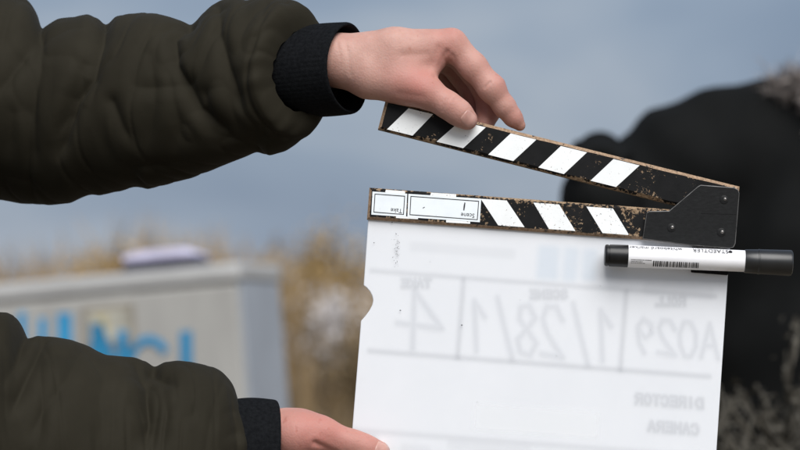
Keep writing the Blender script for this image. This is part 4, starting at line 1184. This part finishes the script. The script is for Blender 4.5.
# ================================================================== dry weeds in front of that person
def weed(px, dist, top_row, seed, label):
    r = np.random.default_rng(seed)
    b = at(px, 400, dist); gz = float(height(np.array(b[0]), np.array(b[1])))
    tz = at(px, top_row, dist)[2]
    root = thing('dry_weed', label, 'weed', (b[0], b[1], gz), 'dry weeds before the dark jacket')
    m = weed.mat
    for s_ in range(8):
        hgt = (tz - gz) * r.uniform(0.93, 1.03); lean = r.normal(0, 0.13, 2); n = 9
        path = [np.array([b[0] + lean[0] * u ** 1.5 + 0.012 * math.sin(7 * u + s_) + r.normal(0, .004), b[1] + lean[1] * u, gz - 0.02 + hgt * u]) for u in np.linspace(0, 1, n)]
        v, f = tube(path, [0.0065 * (1 - 0.85 * u) for u in np.linspace(0, 1, n)], 6)
        V, F = list(v), list(f)
        for k in range(12):
            u = r.uniform(0.80, 0.98); i = int(u * (n - 1)); p = path[i] + (path[min(i + 1, n - 1)] - path[i]) * (u * (n - 1) - i)
            a = r.uniform(0, 6.28); L = r.uniform(0.04, 0.10); e = p + np.array([math.cos(a) * L * .7, math.sin(a) * L * .7, L * r.uniform(.4, 1)])
            mdp = (p + e) / 2 + np.array([0, 0, -0.006])
            v, f = tube([p, mdp, e], [0.0042, 0.0034, 0.0018], 5); o_ = len(V); V += list(v); F += [[x + o_ for x in g] for g in f]
            for _ in range(4):   # seed heads and curled leaves
                c = e + r.normal(0, 0.010, 3); d1 = r.normal(0, 1, 3); d1 /= np.linalg.norm(d1); d2 = np.cross(d1, r.normal(0, 1, 3)); d2 /= np.linalg.norm(d2)
                l1, l2 = r.uniform(.004, .010), r.uniform(.002, .004); o_ = len(V)
                V += [c - d1 * l1, c + d2 * l2, c + d1 * l1, c - d2 * l2]; F.append([o_, o_ + 1, o_ + 2, o_ + 3])
        mesh_obj('stem', V, F, m, root)
weed.mat = simple('dry_weed_stalk', (0.07, 0.064, 0.052), 0.9, 0.35, 60, 0.2)
weed(784, 3.95, 362, 3, 'tallest dry brown weed in front of the black jacket')
weed(750, 4.05, 392, 8, 'short dry weed beside the right edge of the slate')
weed(815, 3.9, 366, 15, 'dry branching weed at the side of the tallest weed')

# ================================================================== dry grass on the bank, bushes
def blades(n, xr, yr, hr, wd, seed, tuft=0.0):
    r = np.random.default_rng(seed)
    X = r.uniform(*xr, n); Y = r.uniform(*yr, n)
    clump = 0.5 + 0.5 * np.sin(X * 3.1 + 1.3 * np.sin(Y * 2.0) + 0.8) * np.sin(X * 1.37 + Y * 1.1)
    H = r.uniform(*hr, n) * (0.55 + 0.6 * clump) * (0.72 + 0.28 * sstep(-2.4, -1.3, X))
    Z = height(X, Y) - 0.02
    a = r.uniform(0, 2 * np.pi, n); bend = r.uniform(0.05, 0.45, n) * H
    wdv = wd * r.uniform(0.6, 1.4, n)
    da = r.uniform(0, np.pi, n)
    V = np.zeros((n, 8, 3)); 
    for j, u in enumerate((0, 0.4, 0.75, 1.0)):
        cx = X + np.cos(a) * bend * u * u; cy = Y + np.sin(a) * bend * u * u; cz = Z + H * (u - 0.18 * u * u * bend / H)
        w = wdv * (1 - 0.85 * u)
        for k, sgn in ((0, -1), (1, 1)):
            V[:, j * 2 + k] = np.stack([cx + sgn * w * np.cos(da), cy + sgn * w * np.sin(da), cz], 1)
    o = np.arange(n)[:, None] * 8
    Q = np.concatenate([o + np.array([0, 1, 3, 2]), o + np.array([2, 3, 5, 4]), o + np.array([4, 5, 7, 6])])
    tint = np.repeat(np.clip(0.35 * r.uniform(0, 1, n) + 0.45 * clump + 0.2 * r.normal(0, 1, n) * 0.5, 0, 1), 8)
    up = np.tile(np.repeat([0, 0.4, 0.75, 1.0], 2), n)
    return V.reshape(-1, 3), Q, tint, up
t = NT('straw')
c = t.ramp(t.attr('tint'), [(0.0, (0.13, 0.10, 0.065)), (0.45, (0.30, 0.205, 0.10)), (0.8, (0.42, 0.29, 0.135)), (1.0, (0.50, 0.40, 0.26))])
t.base(c); t.set(Roughness=0.8); m_straw = t.m
V1, Q1, T1, U1 = blades(26000, (-3.6, 3.6), (6.6, 12.5), (0.26, 0.52), 0.006, 1)
V2, Q2, T2, U2 = blades(3500, (-3.4, 3.4), (8.6, 11.5), (0.40, 0.60), 0.011, 2)
grass = mesh_obj('dry_grass', np.concatenate([V1, V2]), np.concatenate([Q1, Q2 + len(V1)]), m_straw)
attr(grass, 'tint', np.concatenate([T1, T2])); tag(grass, 'straw coloured dry grass covering the bank', 'grass', None, 'stuff')

# low leafless bushes on the bank: thin twigs with a few dead leaves
def bush(x, y, rad, hgt, seed, label, mat):
    r = np.random.default_rng(seed); gz = float(height(np.array(x), np.array(y)))
    root = thing('bush', label, 'bush', (x, y, gz), 'bushes on the bank')
    V, F = [], []; LV, LF = [], []
    for k in range(34):
        a = r.uniform(0, 6.28); tilt = r.uniform(0, 0.9); L = hgt * r.uniform(0.7, 1.05)
        d = np.array([math.cos(a) * math.sin(tilt) * rad / hgt * 1.4, math.sin(a) * math.sin(tilt) * rad / hgt * 1.4, math.cos(tilt * 0.7)])
        path = [np.array([x, y, gz - 0.03]) + d * L * u + np.array([0, 0, -0.1 * L * u * u * tilt]) + r.normal(0, 0.012, 3) * u for u in np.linspace(0, 1, 6)]
        v, f = tube(path, [0.006 * (1 - .8 * u) for u in np.linspace(0, 1, 6)], 4); o_ = len(V); V += list(v); F += [[i + o_ for i in g] for g in f]
        for _ in range(70):
            u = r.uniform(0.3, 1.0); i = min(int(u * 5), 4); p = path[i] + (path[i + 1] - path[i]) * (u * 5 - i) + r.normal(0, 0.04, 3)
            d1 = r.normal(0, 1, 3); d1 /= np.linalg.norm(d1); d2 = np.cross(d1, r.normal(0, 1, 3)); d2 /= np.linalg.norm(d2)
            l1, l2 = r.uniform(.010, .022), r.uniform(.005, .010); o_ = len(LV)
            LV += [p - d1 * l1, p + d2 * l2, p + d1 * l1, p - d2 * l2]; LF.append([o_, o_ + 1, o_ + 2, o_ + 3])
    mesh_obj('stems', V, F, weed.mat, root); mesh_obj('foliage', LV, LF, mat, root)
m_l1 = simple('dead_leaf', (0.16, 0.115, 0.06), 0.85, 0.4, 20, 0.2); m_l2 = simple('ochre_leaf', (0.36, 0.24, 0.09), 0.85, 0.3, 20, 0.2)
bush(-1.00, 9.6, 0.24, 0.46, 31, 'ochre leafed bush behind the cabinet roof', m_l2)
bush(-0.30, 10.0, 0.30, 0.56, 32, 'tall ochre bush on the bank between cabinet and clapperboard', m_l2)
bush(-0.46, 8.2, 0.22, 0.42, 33, 'low brown bush at the side of the cabinet', m_l1)
bush(-0.05, 8.6, 0.22, 0.40, 34, 'dark brown bush behind the notch of the slate', m_l1)
m_l3 = simple('pale_seed_head', (0.56, 0.53, 0.52), 0.85, 0.25, 20, 0.2)
bush(-0.215, 9.0, 0.19, 0.37, 35, 'bleached pale bush on the bank beside the slate', m_l3)
